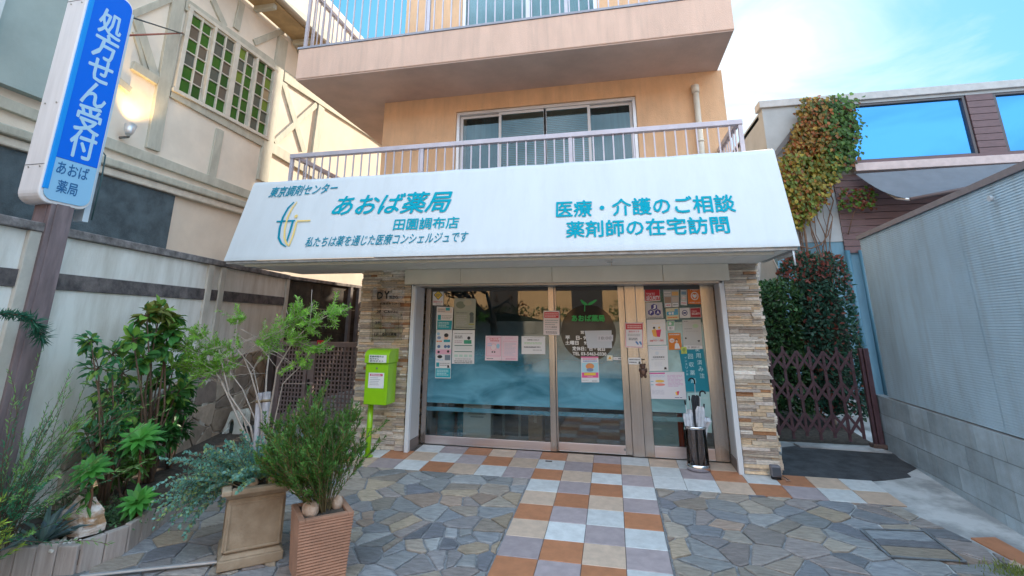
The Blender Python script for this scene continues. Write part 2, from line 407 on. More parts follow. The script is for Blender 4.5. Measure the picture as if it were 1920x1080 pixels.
mb = MB(); mb.face([(2.75, 1.76, G(1.76) - .006), (4.34, 1.76, G(1.76) - .006), (4.4, 4.95, G(4.95) - .006), (2.75, 4.95, G(4.95) - .006)])
mb.make('passage_ground', mat('dark_soil', (.075, .06, .05), .95, .4, 20, .9, 50), kind='structure')
# planting bed soil on the left
LOGS = [(-5.0, -3.02), (-4.2, -3.0), (-3.4, -2.98), (-2.98, -2.86), (-2.92, -2.55), (-3.05, -2.1), (-3.25, -1.5), (-3.5, -.8), (-3.7, 0.0), (-3.85, .65)]
mb = MB()
mb.prism([(x, y, G(y) + .15) for x, y in LOGS] + [(-5.2, 1.0, .16)], (0, 0, 1), .1)
mb.make('planting_soil', mat('dark_soil', (.075, .06, .05), .95, .4, 20, .9, 50), kind='structure')

# ================================================================== THE SHOP BUILDING
YD = .64
def X(px, py=690, y=YD): return ony(px, py, y).x
def Z(py, px=1000, y=YD): return ony(px, py, y).z
shop = thing('pharmacy_building', 'peach rendered shop building with cantilevered balcony slabs and stone clad pillars beside its glass front', 'building', (0.04, .74, 0))
WX0, WX1, WY = -2.64, 2.72, .737
wl, wr, wt, wb = -1.36, 1.48, 4.985, 2.99        # window opening on the first floor
mb = MB()
mb.box(WX0, wl, WY, WY + .2, 2.40, 5.2675); mb.box(wr, WX1, WY, WY + .2, 2.40, 5.2675)
mb.box(wl, wr, WY, WY + .2, wt, 5.2675); mb.box(wl, wr, WY, WY + .2, 2.40, wb)
mb.box(WX0, WX0 + .2, WY + .2, 9.5, 2.40, 5.2675); mb.box(WX1 - .2, WX1, WY + .2, 9.5, 2.40, 5.2675)
mb.box(wl - .5, wr + .5, WY + 1.9, WY + 2.0, 2.6, 5.2)
u0, u1 = X(866, 20, WY), X(1120, 20, WY)
mb.box(-2.35, u0, WY, WY + .2, 5.802, 11.5); mb.box(u1, WX1, WY, WY + .2, 5.802, 11.5); mb.box(u0, u1, WY, WY + .2, 7.9, 11.5)
mb.box(-2.35, -2.15, WY + .2, 9.5, 5.802, 11.5); mb.box(WX1 - .2, WX1, WY + .2, 9.5, 5.802, 11.5)
mb.box(-2.15, WX1 - .2, 2.6, 2.7, 5.8, 11.5)
mb.box(-2.64, 2.72, 1.0, 9.5, 11.5, 11.7)
mb.make('wall', M_plaster, shop)
# upper cantilevered slab
mb = MB(); SX0, SX1, SY = -3.643, 2.68, -.302
mb.box(SX0, SX1, SY, 6.0, 5.285, 5.80)
slab = mb.make('upper_balcony', M_parapet, shop, .012)
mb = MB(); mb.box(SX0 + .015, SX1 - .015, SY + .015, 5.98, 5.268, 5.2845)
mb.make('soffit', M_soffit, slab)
mb = MB(); mb.box(SX0 - .012, SX1 + .012, SY - .012, SY + .14, 5.803, 5.835); mb.box(SX0 - .012, SX0 + .14, SY + .14, 6.0, 5.803, 5.835)
mb.make('coping', mat('grey_coping', (.33, .35, .42), .5, .1), slab)
# upper railing, only its foot is in frame
def railing(x0, x1, y0, zb, zt, parent, posts, sides, gap=.125):
    mb = MB(); mb.box(x0 - .03, x1 + .03, y0 - .03, y0 + .045, zt - .065, zt)
    for sx, ye in sides: mb.box(sx - .03, sx + .03, y0 + .048, ye, zt - .068, zt - .003)
    r = mb.make('railing', M_rail, parent, .006)
    for k in range(posts + 1):
        x = x0 + (x1 - x0) * k / posts
        m2 = MB(); m2.box(x - .024, x + .024, y0 - .018, y0 + .022, zb, zt - .066); m2.make('post', M_rail, r)
    n = round((x1 - x0) / gap); first = None
    def bal(x, y):
        nonlocal first
        if first is None:
            m2 = MB(); m2.box(x - .0085, x + .0085, y - .0085, y + .0085, zb, zt - .066); first = m2.make('baluster', M_rail, r); bal.o = (x, y)
        else:
            c = first.copy(); C.objects.link(c); c.location = (x - bal.o[0], y - bal.o[1], 0)
    for k in range(1, n):
        x = x0 + (x1 - x0) * k / n
        if min(abs(x - (x0 + (x1 - x0) * q / posts)) for q in range(posts + 1)) > .04: bal(x, y0)
    for sx, ye in sides:
        y = y0 + gap
        while y < ye - .03: bal(sx, y); y += gap
    return r
railing(SX0 + .06, SX1 - .06, SY + .07, 5.836, 6.95, shop, 3, [(SX0 + .06, 3.0), (SX1 - .06, WY - .01)], .135)
# lower balcony behind the awning
mb = MB(); mb.box(-3.56, 2.62, -.33, WY - .003, 2.66, 2.97)
lowb = mb.make('lower_balcony', M_parapet, shop, .01)
railing(-3.536, 2.601, -.312 + .03, 2.972, 4.053, shop, 3, [(-3.50, 1.3), (2.571, WY - .01)])
# first-floor window
def wbox(name, x0, x1, z0, z1, y, w, d, parent, m):
    mb = MB(); mb.box(x0, x0 + w, y, y + d, z0, z1); mb.box(x1 - w, x1, y, y + d, z0, z1)
    mb.box(x0 + w, x1 - w, y, y + d, z1 - w, z1); mb.box(x0 + w, x1 - w, y, y + d, z0, z0 + w)
    return mb.make(name, m, parent, .004)
def glass(name, refl=.12, tint=(.75, .85, .88), rough=0.0):
    if name in _mc: return _mc[name]
    m = bpy.data.materials.new(name); m.use_nodes = True; _mc[name] = m; nt = m.node_tree; nt.nodes.clear(); N = nt.nodes.new; L = nt.links.new
    o = N('ShaderNodeOutputMaterial'); t = N('ShaderNodeBsdfTransparent'); g = N('ShaderNodeBsdfGlossy'); s = N('ShaderNodeMixShader'); f = N('ShaderNodeFresnel'); a = N('ShaderNodeMath')
    f.inputs[0].default_value = 1.5; a.operation = 'ADD'; a.inputs[1].default_value = refl; a.use_clamp = True
    t.inputs[0].default_value = tint + (1,); g.inputs['Roughness'].default_value = rough
    L(f.outputs[0], a.inputs[0]); L(a.outputs[0], s.inputs[0]); L(t.outputs[0], s.inputs[1]); L(g.outputs[0], s.inputs[2]); L(s.outputs[0], o.inputs[0])
    return m
M_glass = glass('window_glass', .02, (.62, .80, .84))
win = wbox('window', wl + .003, wr - .003, wb + .003, wt - .003, WY + .03, .05, .12, shop, M_alu)
ex = [X(858, 240, WY), X(936, 230, WY), X(1021, 230, WY), X(1104, 220, WY), wr - .055]; ex[0] = wl + .055
M_sash = mat('pale_sash', (.66, .67, .70), .4)
for i in range(4):
    yb = WY + (.05 if i in (1, 2) else .095)
    s_ = wbox('sash', ex[i] - .02 * (i > 0), ex[i + 1] + .02 * (i < 3), wb + .055, wt - .055, yb, .042, .035, win, M_sash)
    mb = MB(); mb.box(ex[i] + .02, ex[i + 1] - .02, yb + .012, yb + .018, wb + .095, wt - .095); mb.make('pane', M_glass, win)
mb = MB(); z = wb + .1
while z < wt - .13:
    xa, xb = ex[1] + .02, ex[3] - .02
    for q0, q1 in ((xa, (xa + xb) / 2 - .01), ((xa + xb) / 2 + .01, xb)):
        mb.face([(q0, WY + .16, z), (q1, WY + .16, z), (q1, WY + .185, z + .017), (q0, WY + .185, z + .017)])
    z += .03
mb.make('blind', mat('grey_green_blind', (.82, .88, .86), .6, .1, 2), win)
mb = MB()
for q0, q1 in ((ex[0], ex[1]), (ex[3], ex[4])): mb.box(q0 + .02, q1 - .02, WY + .35, WY + .37, wb, wt)
mb.make('curtain', mat('dark_teal_curtain', (.06, .12, .13), .8, .3, 4, stretch=(8, 1, .3)), win)
# second-floor window
uw = wbox('window', u0, u1, 5.83, 7.85, WY + .03, .06, .12, shop, M_alu)
um = (u0 + u1) / 2
mb = MB(); mb.box(um - .035, um + .035, WY + .06, WY + .11, 5.9, 7.79); mb.make('sash', M_sash, uw)
mb = MB(); mb.box(u0 + .06, um - .037, WY + .09, WY + .097, 5.9, 7.79); mb.box(um + .037, u1 - .06, WY + .08, WY + .087, 5.9, 7.79); mb.make('pane', M_glass, uw)
mb = MB(); k = 0; x = u0 + .05
while x < u1 - .08:
    mb.face([(x, WY + .22 + .02 * (k % 2), 5.85), (x + .05, WY + .22 + .02 * ((k + 1) % 2), 5.85), (x + .05, WY + .22 + .02 * ((k + 1) % 2), 7.8), (x, WY + .22 + .02 * (k % 2), 7.8)]); k += 1; x += .05
mb.make('curtain', mat('sheer_curtain', (.45, .55, .54), .8), uw)
# downpipe
p = ony(1303, 160, WY - .06); q = ony(1315, 290, WY - .06)
mb = MB(); mb.tube([(p.x, WY - .055, 2.98), (p.x, WY - .055, p.z - .06)], .042, 12); mb.tube([(p.x, WY - .055, p.z - .12), (p.x, WY - .055, p.z)], .054, 12)
mb.tube([(p.x, WY - .055, 4.15), (p.x, WY - .055, 4.18)], .05, 12)
mb.make('downpipe', mat('cream_pipe', (.72, .66, .56), .5, .05), shop)

# stacked ledger-stone pillars
spal = [(.62, .52, .40), (.55, .47, .38), (.70, .62, .52), (.48, .40, .33), (.66, .60, .54), (.44, .38, .33), (.60, .46, .32), (.72, .66, .60), (.56, .50, .46), (.40, .33, .28), (.66, .50, .34)]
def stone_face(mb, a, b, n, z0, z1, grow=.05):
    a, b, n = V(a), V(b), V(n); t = b - a; l = t.length; t.normalize(); z = z0
    while z < z1 - .012:
        h = rnd.choice((.022, .028, .033, .040, .048)); 
        if z + h > z1 - .02: h = z1 - z
        s = 0
        while s < l - 1e-4:
            w = u(.09, .34)
            if s + w > l - .06: w = l - s
            d = u(.012, .042); c = V(rnd.choice(spal)) * u(1.1, 1.6)
            if rnd.random() < .05: c = V((.52, .27, .14))
            nsub = 1 if rnd.random() < .6 or h < .03 else 2
            for k in range(nsub):
                d2 = d + u(-.008, .008); g = .0016
                p0 = a + t * (s + g); p1 = a + t * (s + w - g); za, zb = z + h * k / nsub + g, z + h * (k + 1) / nsub - g
                tl = u(-.004, .004)
                mb.hexa([p0 + n * (d2 + tl) + V((0, 0, za)), p1 + n * (d2 - tl) + V((0, 0, za)), p1 + V((0, 0, za)), p0 + V((0, 0, za)),
                         p0 + n * (d2 + tl * .3 + u(-.003, .003)) + V((0, 0, zb)), p1 + n * (d2 - tl * .3 + u(-.003, .003)) + V((0, 0, zb)), p1 + V((0, 0, zb)), p0 + V((0, 0, zb))], 0, tuple(c * u(.93, 1.05)))
            s += w
        z += h
PF = .30
for x0, x1, zt in ((-2.545, -1.79, 2.40), (2.345, 2.725, 2.40)):
    mb = MB(); z0 = G(.28) + .004
    stone_face(mb, (x0, PF, 0), (x1, PF, 0), (0, -1, 0), z0, zt)
    stone_face(mb, (x1, PF, 0), (x1, .95, 0), (1, 0, 0), z0, zt)
    stone_face(mb, (x0, .95, 0), (x0, PF, 0), (-1, 0, 0), z0, zt)
    pl = mb.make('stone_pillar', M_stone, shop, .0035, seg=1)
    mb = MB(); mb.box(x0 + .002, x1 - .002, PF + .002, 1.2, 0, zt); mb.make('pillar_core', M_dark, pl)
mb = MB(); mb.box(WX0 + .3, -1.6, 1.2, 9.4, 0, 2.398); mb.box(2.3, WX1 - .02, 1.2, 9.4, 0, 2.398); mb.make('ground_floor_wall', mat('grey_render', (.30, .29, .28), .9, .1), shop)
# header box, soffit, downlights
mb = MB()
seams = [-1.865, X(863, 515, .2), X(1035, 515, .2), X(1243, 515, .2), 2.402]
for a, b in zip(seams, seams[1:]): mb.box(a + .002, b - .002, .20, .60, 2.168, 2.372)
hd = mb.make('header_box', M_cream, shop, .004)
mb = MB(); mb.box(-1.75, 2.32, .235, .60, 2.139, 2.165); mb.make('shutter_slot', mat('slot_metal', (.42, .40, .38), .4, metal=.6), hd)
# jambs
for s, xx in ((1, -1.765), (-1, 2.335)):
    mb = MB(); a, b = sorted((xx, xx + s * .055))
    mb.box(a, b, .235, .30, G(.24), 2.166)
    jm = mb.make('door_jamb', mat('pale_blue_white_paint', (.72, .75, .80), .4), shop, .004)
    mb = MB(); a, b = sorted((xx + s * .02, xx + s * .05)); mb.box(a, b, .302, .60, G(.3) + .13, 2.166); mb.make('reveal_panel', mat('pale_reveal', (.55, .55, .57), .5), jm)
    mb = MB(); a, b = sorted((xx + s * .015, xx + s * .058)); mb.box(a, b, .303, .60, G(.3), G(.3) + .125); mb.make('reveal_foot', mat('brown_plinth', (.20, .16, .15), .6), jm)

# shop front glass with a fading frosted film
def film(name, colour, lo, hi, top=.0, refl=.06):
    m = bpy.data.materials.new(name); m.use_nodes = True; nt = m.node_tree; nt.nodes.clear(); N = nt.nodes.new; L = nt.links.new
    o = N('ShaderNodeOutputMaterial'); t = N('ShaderNodeBsdfTransparent'); g = N('ShaderNodeBsdfGlossy'); s = N('ShaderNodeMixShader'); f = N('ShaderNodeFresnel'); a = N('ShaderNodeMath')
    f.inputs[0].default_value = 1.5; a.operation = 'ADD'; a.inputs[1].default_value = refl; a.use_clamp = True; g.inputs['Roughness'].default_value = 0
    t.inputs[0].default_value = (.78, .86, .88, 1)
    tc = N('ShaderNodeTexCoord'); sp = N('ShaderNodeSeparateXYZ'); L(tc.outputs['Object'], sp.inputs[0])
    nz = N('ShaderNodeTexNoise'); nz.inputs['Scale'].default_value = 1.6; nz.inputs['Detail'].default_value = 8; nz.inputs['Distortion'].default_value = .8
    mpn = N('ShaderNodeMapping'); mpn.inputs['Scale'].default_value = (1, 1, 2.2); L(tc.outputs['Object'], mpn.inputs[0]); L(mpn.outputs[0], nz.inputs[0])
    mr = N('ShaderNodeMapRange'); mr.inputs[1].default_value = lo; mr.inputs[2].default_value = hi; mr.inputs[3].default_value = .93; mr.inputs[4].default_value = top
    mr.interpolation_type = 'SMOOTHSTEP'; L(sp.outputs[2], mr.inputs[0])
    st = N('ShaderNodeMath'); st.operation = 'GREATER_THAN'; st.inputs[1].default_value = Z(763); L(sp.outputs[2], st.inputs[0])
    b0 = N('ShaderNodeMath'); b0.operation = 'COMPARE'; b0.inputs[1].default_value = (Z(771) + Z(779)) / 2; b0.inputs[2].default_value = (Z(771) - Z(779)) / 2; L(sp.outputs[2], b0.inputs[0])
    b1 = N('ShaderNodeMath'); b1.operation = 'MULTIPLY'; b1.inputs[1].default_value = .55; L(b0.outputs[0], b1.inputs[0])
    mu = N('ShaderNodeMath'); mu.operation = 'MULTIPLY'; L(mr.outputs[0], mu.inputs[0]); L(st.outputs[0], mu.inputs[1])
    mxx = N('ShaderNodeMath'); mxx.operation = 'MAXIMUM'; L(mu.outputs[0], mxx.inputs[0]); L(b1.outputs[0], mxx.inputs[1])
    d = N('ShaderNodeBsdfDiffuse'); r = N('ShaderNodeValToRGB'); r.color_ramp.elements[0].position = .36; r.color_ramp.elements[1].position = .66
    r.color_ramp.elements[0].color = tuple(c * .62 for c in colour) + (1,); r.color_ramp.elements[1].color = tuple(min(1, c * 1.15 + .09) for c in colour) + (1,)
    L(nz.outputs[0], r.inputs[0]); L(r.outputs[0], d.inputs[0])
    m0 = N('ShaderNodeMixShader'); L(mxx.outputs[0], m0.inputs[0]); L(t.outputs[0], m0.inputs[1]); L(d.outputs[0], m0.inputs[2])
    L(f.outputs[0], a.inputs[0]); L(a.outputs[0], s.inputs[0]); L(m0.outputs[0], s.inputs[1]); L(g.outputs[0], s.inputs[2]); L(s.outputs[0], o.inputs[0])
    return m
M_film = film('frosted_teal_film', (.08, .34, .48), .75, 1.62)
M_film2 = film('frosted_aqua_film', (.26, .52, .56), 1.2, 2.0, .10)
def leafframe(name, x0, x1, zk, wl_, wr_, y, gm, parent, ztop=2.139):
    z0 = G(y) + .006
    mb = MB(); mb.box(x0, x0 + wl_, y, y + .05, z0, ztop); mb.box(x1 - wr_, x1, y, y + .05, z0, ztop); mb.box(x0 + wl_, x1 - wr_, y, y + .05, z0, z0 + .008)
    f = mb.make(name, M_steel, parent, .003)
    mb = MB(); mb.box(x0 + wl_, x1 - wr_, y + .002, y + .048, ztop - .05, ztop); mb.make('head_rail', mat('dark_head_rail', (.07, .07, .075), .5), f)
    mb = MB(); mb.box(x0 + wl_, x1 - wr_, y + .002, y + .048, z0 + .0085, zk); mb.make('kick_plate', M_kick, f, .003)
    mb = MB(); mb.box(x0 + wl_, x1 - wr_, y + .02, y + .028, zk, ztop - .05); mb.make('pane', gm, f)
    return f
xm0, xm1 = X(1030), X(1041)
dw = leafframe('display_window', -1.70, xm1, Z(822, 900), .07, xm1 - xm0, YD, M_film, shop)
xs1 = X(1178)
sdr = leafframe('sliding_door', xm1 + .004, xs1, Z(833, 1100), .02, .085, YD + .03, M_film, shop)
xd0 = X(1200); xd1 = X(1358)
mb = MB(); mb.box(xs1 + .003, xd0 - .003, YD - .02, YD + .06, G(YD) + .006, 2.139); mb.make('door_post', M_steel, shop, .004)
sdd = leafframe('side_door', xd0, 2.285, Z(838, 1260), .115, .17, YD, M_film2, shop)
mb = MB(); mb.lathe([(.001, YD - .0), (.018, YD - .0), (.02, YD + .01)], 0, 0, 16)
# door lock and floor guide
pl = ony(1172, 843, YD + .029); mb = MB(); mb.tube([pl, pl + V((0, -.006, 0))], .016, 14); mb.make('lock', mat('lock_metal', (.3, .3, .32), .4, metal=.8), sdr)
# interior
mb = MB()
mb.face([(-1.7, .72, .035), (2.3, .72, .035), (2.3, 4.2, .035), (-1.7, 4.2, .035)], 0)
mb.face([(-1.7, 4.2, 0), (2.3, 4.2, 0), (2.3, 4.2, 2.35), (-1.7, 4.2, 2.35)], 1)
mb.face([(-1.69, .7, 0), (-1.69, 4.2, 0), (-1.69, 4.2, 2.35), (-1.69, .7, 2.35)], 1); mb.face([(2.29, .7, 0), (2.29, 4.2, 0), (2.29, 4.2, 2.35), (2.29, .7, 2.35)], 1)
mb.face([(-1.7, .7, 2.34), (2.3, .7, 2.34), (2.3, 4.2, 2.34), (-1.7, 4.2, 2.34)], 1)
mb.make('interior', [mat('shop_floor', (.34, .28, .26), .4, .2), mat('shop_wall', (.34, .36, .38), .8)], shop)

# ------------------------------------------------------------------ awning
AB = V((0, -.933, 2.414)); AT = V((0, -.61, 3.50)); AU = (AT - AB).normalized(); AN = V((1, 0, 0)).cross(AU).normalized()
if AN.y > 0: AN = -AN
AX0, AX1 = -3.866, 2.834
awn = thing('shop_awning', 'white vinyl shop awning with turquoise lettering above the shop front', 'awning', (-.5, -.6, 2.40))
prof = [(-.935, 2.405), (-.935, 2.420)]
for k in range(1, 15):
    q = AB.lerp(AT, k / 14); prof.append((q.y, q.z))
for a in range(10, 81, 10): prof.append((AT.y + .095 * (1 - math.cos(R_(a))) + .02 * a / 90, AT.z + .075 * math.sin(R_(a))))
prof += [(-.40, 3.585), (-.345, 3.59)]
nx = 140; mb = MB(); vs = []
ribs = [AX0 + (AX1 - AX0) * k / 9 for k in range(10)]
for i in range(nx + 1):
    x = AX0 + (AX1 - AX0) * i / nx
    dr = min(abs(x - r) for r in ribs); sag = min(1, dr / .35)
    for j, (y, z) in enumerate(prof):
        w = min(1, max(0, (j - 1) / 8)) if j < 16 else 1
        top = 1 if j >= 15 else 0
        vs.append(V((x, y + .010 * sag * w * (0 if j < 3 else 1) * (1 - top) * .5, z - .008 * sag * top)))
np_ = len(prof)
mb.idx(vs, [(i * np_ + j, (i + 1) * np_ + j, (i + 1) * np_ + j + 1, i * np_ + j + 1) for i in range(nx) for j in range(np_ - 1)], 0, None, True)
for x in (AX0, AX1):
    mb.face([(x, y, z) for y, z in prof] + [(x, -.345, 2.405)], 0)
mb.make('canopy', M_awn, awn)
mb = MB()
mb.box(AX0 + .02, AX1 - .02, -.915, -.86, 2.372, 2.404); mb.box(AX0 + .02, AX0 + .07, -.86, .18, 2.372, 2.404); mb.box(AX1 - .07, AX1 - .02, -.86, .18, 2.372, 2.404)
mb.make('frame', mat('galvanised_frame', (.40, .40, .40), .5, .2, 12, metal=.3), awn)
mb = MB()
sx = [AX0 + .075, -2.62, -1.4, -.2, 1.0, 2.35, AX1 - .075]
for a, b in zip(sx, sx[1:]): mb.box(a + .003, b - .003, -.855, .60, 2.374, 2.398)
sf = mb.make('soffit_panel', mat('cream_soffit', (.80, .76, .70), .6, .05), awn)
mb = MB(); mb.box(AX0 + .2, AX1 - .2, -.80, -.74, 2.345, 2.373); mb.make('batten', M_cream, awn, .004)
mb = MB(); mb.box(AX1 - .016, AX1 - .010, -.80, -.25, 2.34, 2.404); mb.make('side_bracket', mat('white_bracket', (.72, .74, .75), .5, .1, 20), awn)
mb = MB()
for k in range(7): mb.tube([(AX1 - .0095, -.76 + k * .075, 2.372), (AX1 - .0075, -.76 + k * .075, 2.372)], .009, 8)
mb.make('bracket_bolts', mat('dark_bolts', (.12, .11, .10), .5), awn)
mb = MB(); mb.tube([(AX1 - .06, -.90, 2.38), (AX1 - .055, -.90, 2.22)], .008, 6); mb.make('pull_rod', mat('white_rod', (.7, .75, .8), .4), awn)
pd = onz(1143, 488, 2.37); mb = MB(); mb.tube([(pd.x - .0, pd.y + .1, 2.3735), (pd.x, pd.y + .1, 2.362)], .055, 20); mb.make('downlight', mat('downlight_rim', (.75, .72, .68), .4), awn)
mb = MB(); mb.tube([(pd.x, pd.y + .1, 2.3618), (pd.x, pd.y + .1, 2.358)], .036, 16); mb.make('downlight_bulb', mat('bulb_off', (.5, .48, .45), .2), awn)
# awning lettering
M_turq = mat('turquoise_vinyl', (.0, .35, .48), .6, spec=.1); M_turq2 = mat('deep_teal_vinyl', (.0, .25, .38), .6, spec=.1); M_yel = mat('pale_yellow_vinyl', (.83, .62, .22), .45)
AL = AN * .007
def ap(x, y): return onp(x, y, AB, AN)
def apt(s, l, r, t, shear=0, bold=.012, m=M_turq, nm='lettering'):
    P0, P1, P2 = ap(*l), ap(*r), ap(*t); uu = P1 - P0; e = uu.normalized(); w = P2 - P0; vv = w - e * w.dot(e)
    mb = MB(); text(mb, s, P0, uu, vv, AL, 0, shear, bold); return mb.make(nm, m, awn)
apt('東京調剤センター', (503, 371), (631, 362), (506, 352), .22, .010, M_turq2)
apt('あおば薬局', (621, 405), (843, 397), (628, 368), .22, .016)
apt('田園調布店', (737, 432), (859, 428), (738, 411), 0, .012)
apt('私たちは薬を通じた医療コンシェルジュです', (571, 464), (877, 454), (574, 445), .18, .006, M_turq2)
apt('医療・介護のご相談', (1043, 408), (1380, 397), (1043, 378), 0, .016)
apt('薬剤師の在宅訪問', (1062, 446), (1369, 437), (1062, 416), 0, .016)
def ribbon(mb, pts, ws, lift, m=0):
    P = [ap(*p) for p in pts]; k = len(P); Lp, Rp = [], []
    for i in range(k):
        t = (P[min(i + 1, k - 1)] - P[max(i - 1, 0)]).normalized(); q = AN.cross(t)
        w = ws[i] if isinstance(ws, list) else ws
        Lp.append(P[i] + q * w / 2 + lift); Rp.append(P[i] - q * w / 2 + lift)
    mb.idx(Lp + Rp, [(i, i + 1, k + i + 1, k + i) for i in range(k - 1)], m)
mb = MB(); pxs = 1 / 170.
ribbon(mb, [(552, 379), (541, 390), (531, 408), (525, 428), (523, 446), (528, 457), (537, 463)], [3 * pxs, 5 * pxs, 5.5 * pxs, 5.5 * pxs, 5.5 * pxs, 4.5 * pxs, 2 * pxs], AL)
ribbon(mb, [(519, 416), (535, 415), (554, 414)], 4 * pxs, AL * 1.15); ribbon(mb, [(550, 415), (544, 436), (537, 457)], [5 * pxs, 5 * pxs, 4 * pxs], AL * 1.3)
mb.make('emblem', M_turq2, awn)
mb = MB()
ribbon(mb, [(558, 379), (549, 390), (540, 408), (535, 428), (534, 446), (538, 457), (543, 462)], [2.5 * pxs, 4 * pxs, 4.5 * pxs, 4.5 * pxs, 4.5 * pxs, 4 * pxs, 2 * pxs], AL * 1.6)
ribbon(mb, [(557, 415), (570, 414.5), (583, 414)], 3.5 * pxs, AL * 1.6); ribbon(mb, [(557, 417), (551, 440), (543, 461)], [4.5 * pxs, 4.5 * pxs, 3 * pxs], AL * 1.75)
c0 = ap(556, 406); e1 = V((1, 0, 0))
mb.face([c0 + AL * 1.6 + (e1 * math.cos(a * .3927) + AU * math.sin(a * .3927)) * 4.2 * pxs for a in range(16)])
mb.make('emblem', M_yel, awn)

# ================================================================== NOTICES ON THE GLASS
YG = YD + .0185          # just in front of the panes of the window and side door
YS = YD + .0485
RED, DRED, PINK, TEAL, GRN, ORG, GREY, DGREY, NAVY, LBL, YEL = (.62, .05, .06), (.42, .03, .05), (.85, .48, .62), (.02, .36, .44), (.05, .35, .22), (.80, .22, .04), (.45, .45, .46), (.16, .16, .18), (.05, .06, .22), (.35, .62, .80), (.85, .62, .08)
def poster(label, quad, y, els, base=WHITE, name='notice', cat='notice', group=None, tilt=0):
    """quad: pixel corners top-left, top-right, bottom-right, bottom-left on the plane Y=y; els: printed marks in (u, v) with v from the top"""
    tl, tr, br, bl = [ony(a, b, y) for a, b in quad]
    t = thing(name, label, cat, (bl + br) / 2, group)
    def P(a, b): return (tl.lerp(tr, a)).lerp(bl.lerp(br, a), b)
    mb = MB(); f = V((0, -.0012, 0))
    mb.prism([bl + f, br + f, tr + f, tl + f], (0, -1, 0), .0012)
    mb.make('sheet', flat(base), t)
    if els:
        mb = MB(); mats = []; 
        def mi(c):
            m = flat(c)
            if m not in mats: mats.append(m)
            return mats.index(m)
        lift = [f.y - .0006]
        def quadp(a0, b0, a1, b1, c):
            z = V((0, lift[0], 0)); mb.face([P(a0, b1) + z, P(a1, b1) + z, P(a1, b0) + z, P(a0, b0) + z], mi(c)); lift[0] -= .00012
        for e in els:
            k = e[0]
            if k == 'r': quadp(*e[1:6])
            elif k == 't':     # text: string, u0, v0(top), u1, v1(bottom), colour
                _, s, a0, b0, a1, b1, c = e[:7]; z = V((0, lift[0], 0)); o = P(a0, b1)
                text(mb, s, o, P(a1, b1) - o, P(a0, b0) - o, z, mi(c), 0, e[7] if len(e) > 7 else .01); lift[0] -= .00012
            elif k == 'l':     # lines of small print
                _, a0, b0, a1, b1, n, c = e
                for i in range(n):
                    h = (b1 - b0) / n; v0 = b0 + h * i; x = a0
                    xe = a1 - (u(0, .35) * (a1 - a0) if i % 3 == 2 else 0)
                    while x < xe - .01:
                        w = min(u(.05, .16), xe - x); quadp(x, v0 + h * .22, x + w, v0 + h * .72, c); lift[0] += .00012; x += w + .018
                lift[0] -= .00012
            elif k == 'c':
                _, a, b, rx, ry, c = e; z = V((0, lift[0], 0))
                mb.face([P(a + rx * math.cos(q * .3927), b - ry * math.sin(q * .3927)) + z for q in range(16)], mi(c)); lift[0] -= .00012
            elif k == 'p':
                z = V((0, lift[0], 0)); mb.face([P(a, b) + z for a, b in e[1]], mi(e[2])); lift[0] -= .00012
        mb.make('printing', mats, t)
    return t
def rc(x0, y0, x1, y1): return [(x0, y0), (x1, y0), (x1, y1), (x0, y1)]
def s3(ox, oy, k, q): return [(ox + a * k, oy + b * k) for a, b in q]
D3 = 260 / 1478.
def d3(q): return s3(780, 530, D3, q)
poster('small white sticker with a yellow diamond in the top left corner of the shop window', d3([(183, 70), (297, 72), (290, 243), (177, 240)]), YG,
       [('p', [(.5, .06), (.92, .36), (.5, .66), (.08, .36)], BLACK), ('p', [(.5, .10), (.86, .36), (.5, .62), (.14, .36)], YEL), ('l', .3, .28, .7, .48, 3, DGREY), ('t', '防犯カメラ', .08, .72, .9, .84, RED), ('l', .3, .88, .8, .96, 1, GREY)], name='sticker', cat='sticker')
poster('upper teal and white leaflet of the window strip, above the pink banded one', d3([(222, 255), (398, 262), (385, 500), (215, 500)]), YG,
       [('r', .05, .05, .95, .25, (.75, .66, .62)), ('r', .55, .03, .8, .16, TEAL), ('l', .08, .08, .5, .24, 2, GREY), ('r', .08, .36, .28, .58, TEAL), ('l', .32, .36, .94, .56, 3, GREY), ('r', .06, .60, .97, 1.0, TEAL), ('l', .14, .66, .8, .92, 4, (.5, .75, .78))], name='leaflet', cat='leaflet')
poster('leaflet with pink band and blue dots, middle of the shop window strip', d3([(215, 503), (385, 503), (375, 765), (208, 765)]), YG,
       [('c', .15, .16, .1, .06, LBL), ('c', .2, .32, .12, .06, (.25, .4, .6)), ('l', .05, .42, .4, .52, 1, ORG), ('c', .65, .30, .14, .11, (.82, .55, .42)), ('c', .65, .22, .14, .08, BLACK), ('r', .5, .40, .9, .50, TEAL), ('c', .2, .68, .1, .065, (.1, .2, .36)), ('c', .62, .68, .1, .065, (.1, .2, .36)), ('c', .82, .68, .1, .065, (.1, .2, .36)), ('r', .02, .80, .98, .99, PINK), ('c', .2, .9, .08, .05, BLACK), ('c', .8, .88, .08, .05, BLACK)], name='leaflet', cat='leaflet')
poster('lowest leaflet of the strip in the shop window, white above with a bright turquoise foot', d3([(208, 766), (375, 766), (369, 1020), (203, 1017)]), YG,
       [('c', .28, .09, .16, .07, BLACK), ('r', .6, .02, .95, .24, (.2, .25, .32)), ('l', .05, .2, .5, .26, 1, LBL), ('r', .06, .34, .26, .52, TEAL), ('l', .3, .34, .9, .5, 2, GREY), ('p', [(.78, .45), (.86, .45), (.92, .56), (.76, .56)], BLACK), ('r', .02, .58, .98, .97, (.02, .42, .52)), ('l', .1, .63, .85, .9, 4, (.5, .78, .82))], name='leaflet', cat='leaflet')
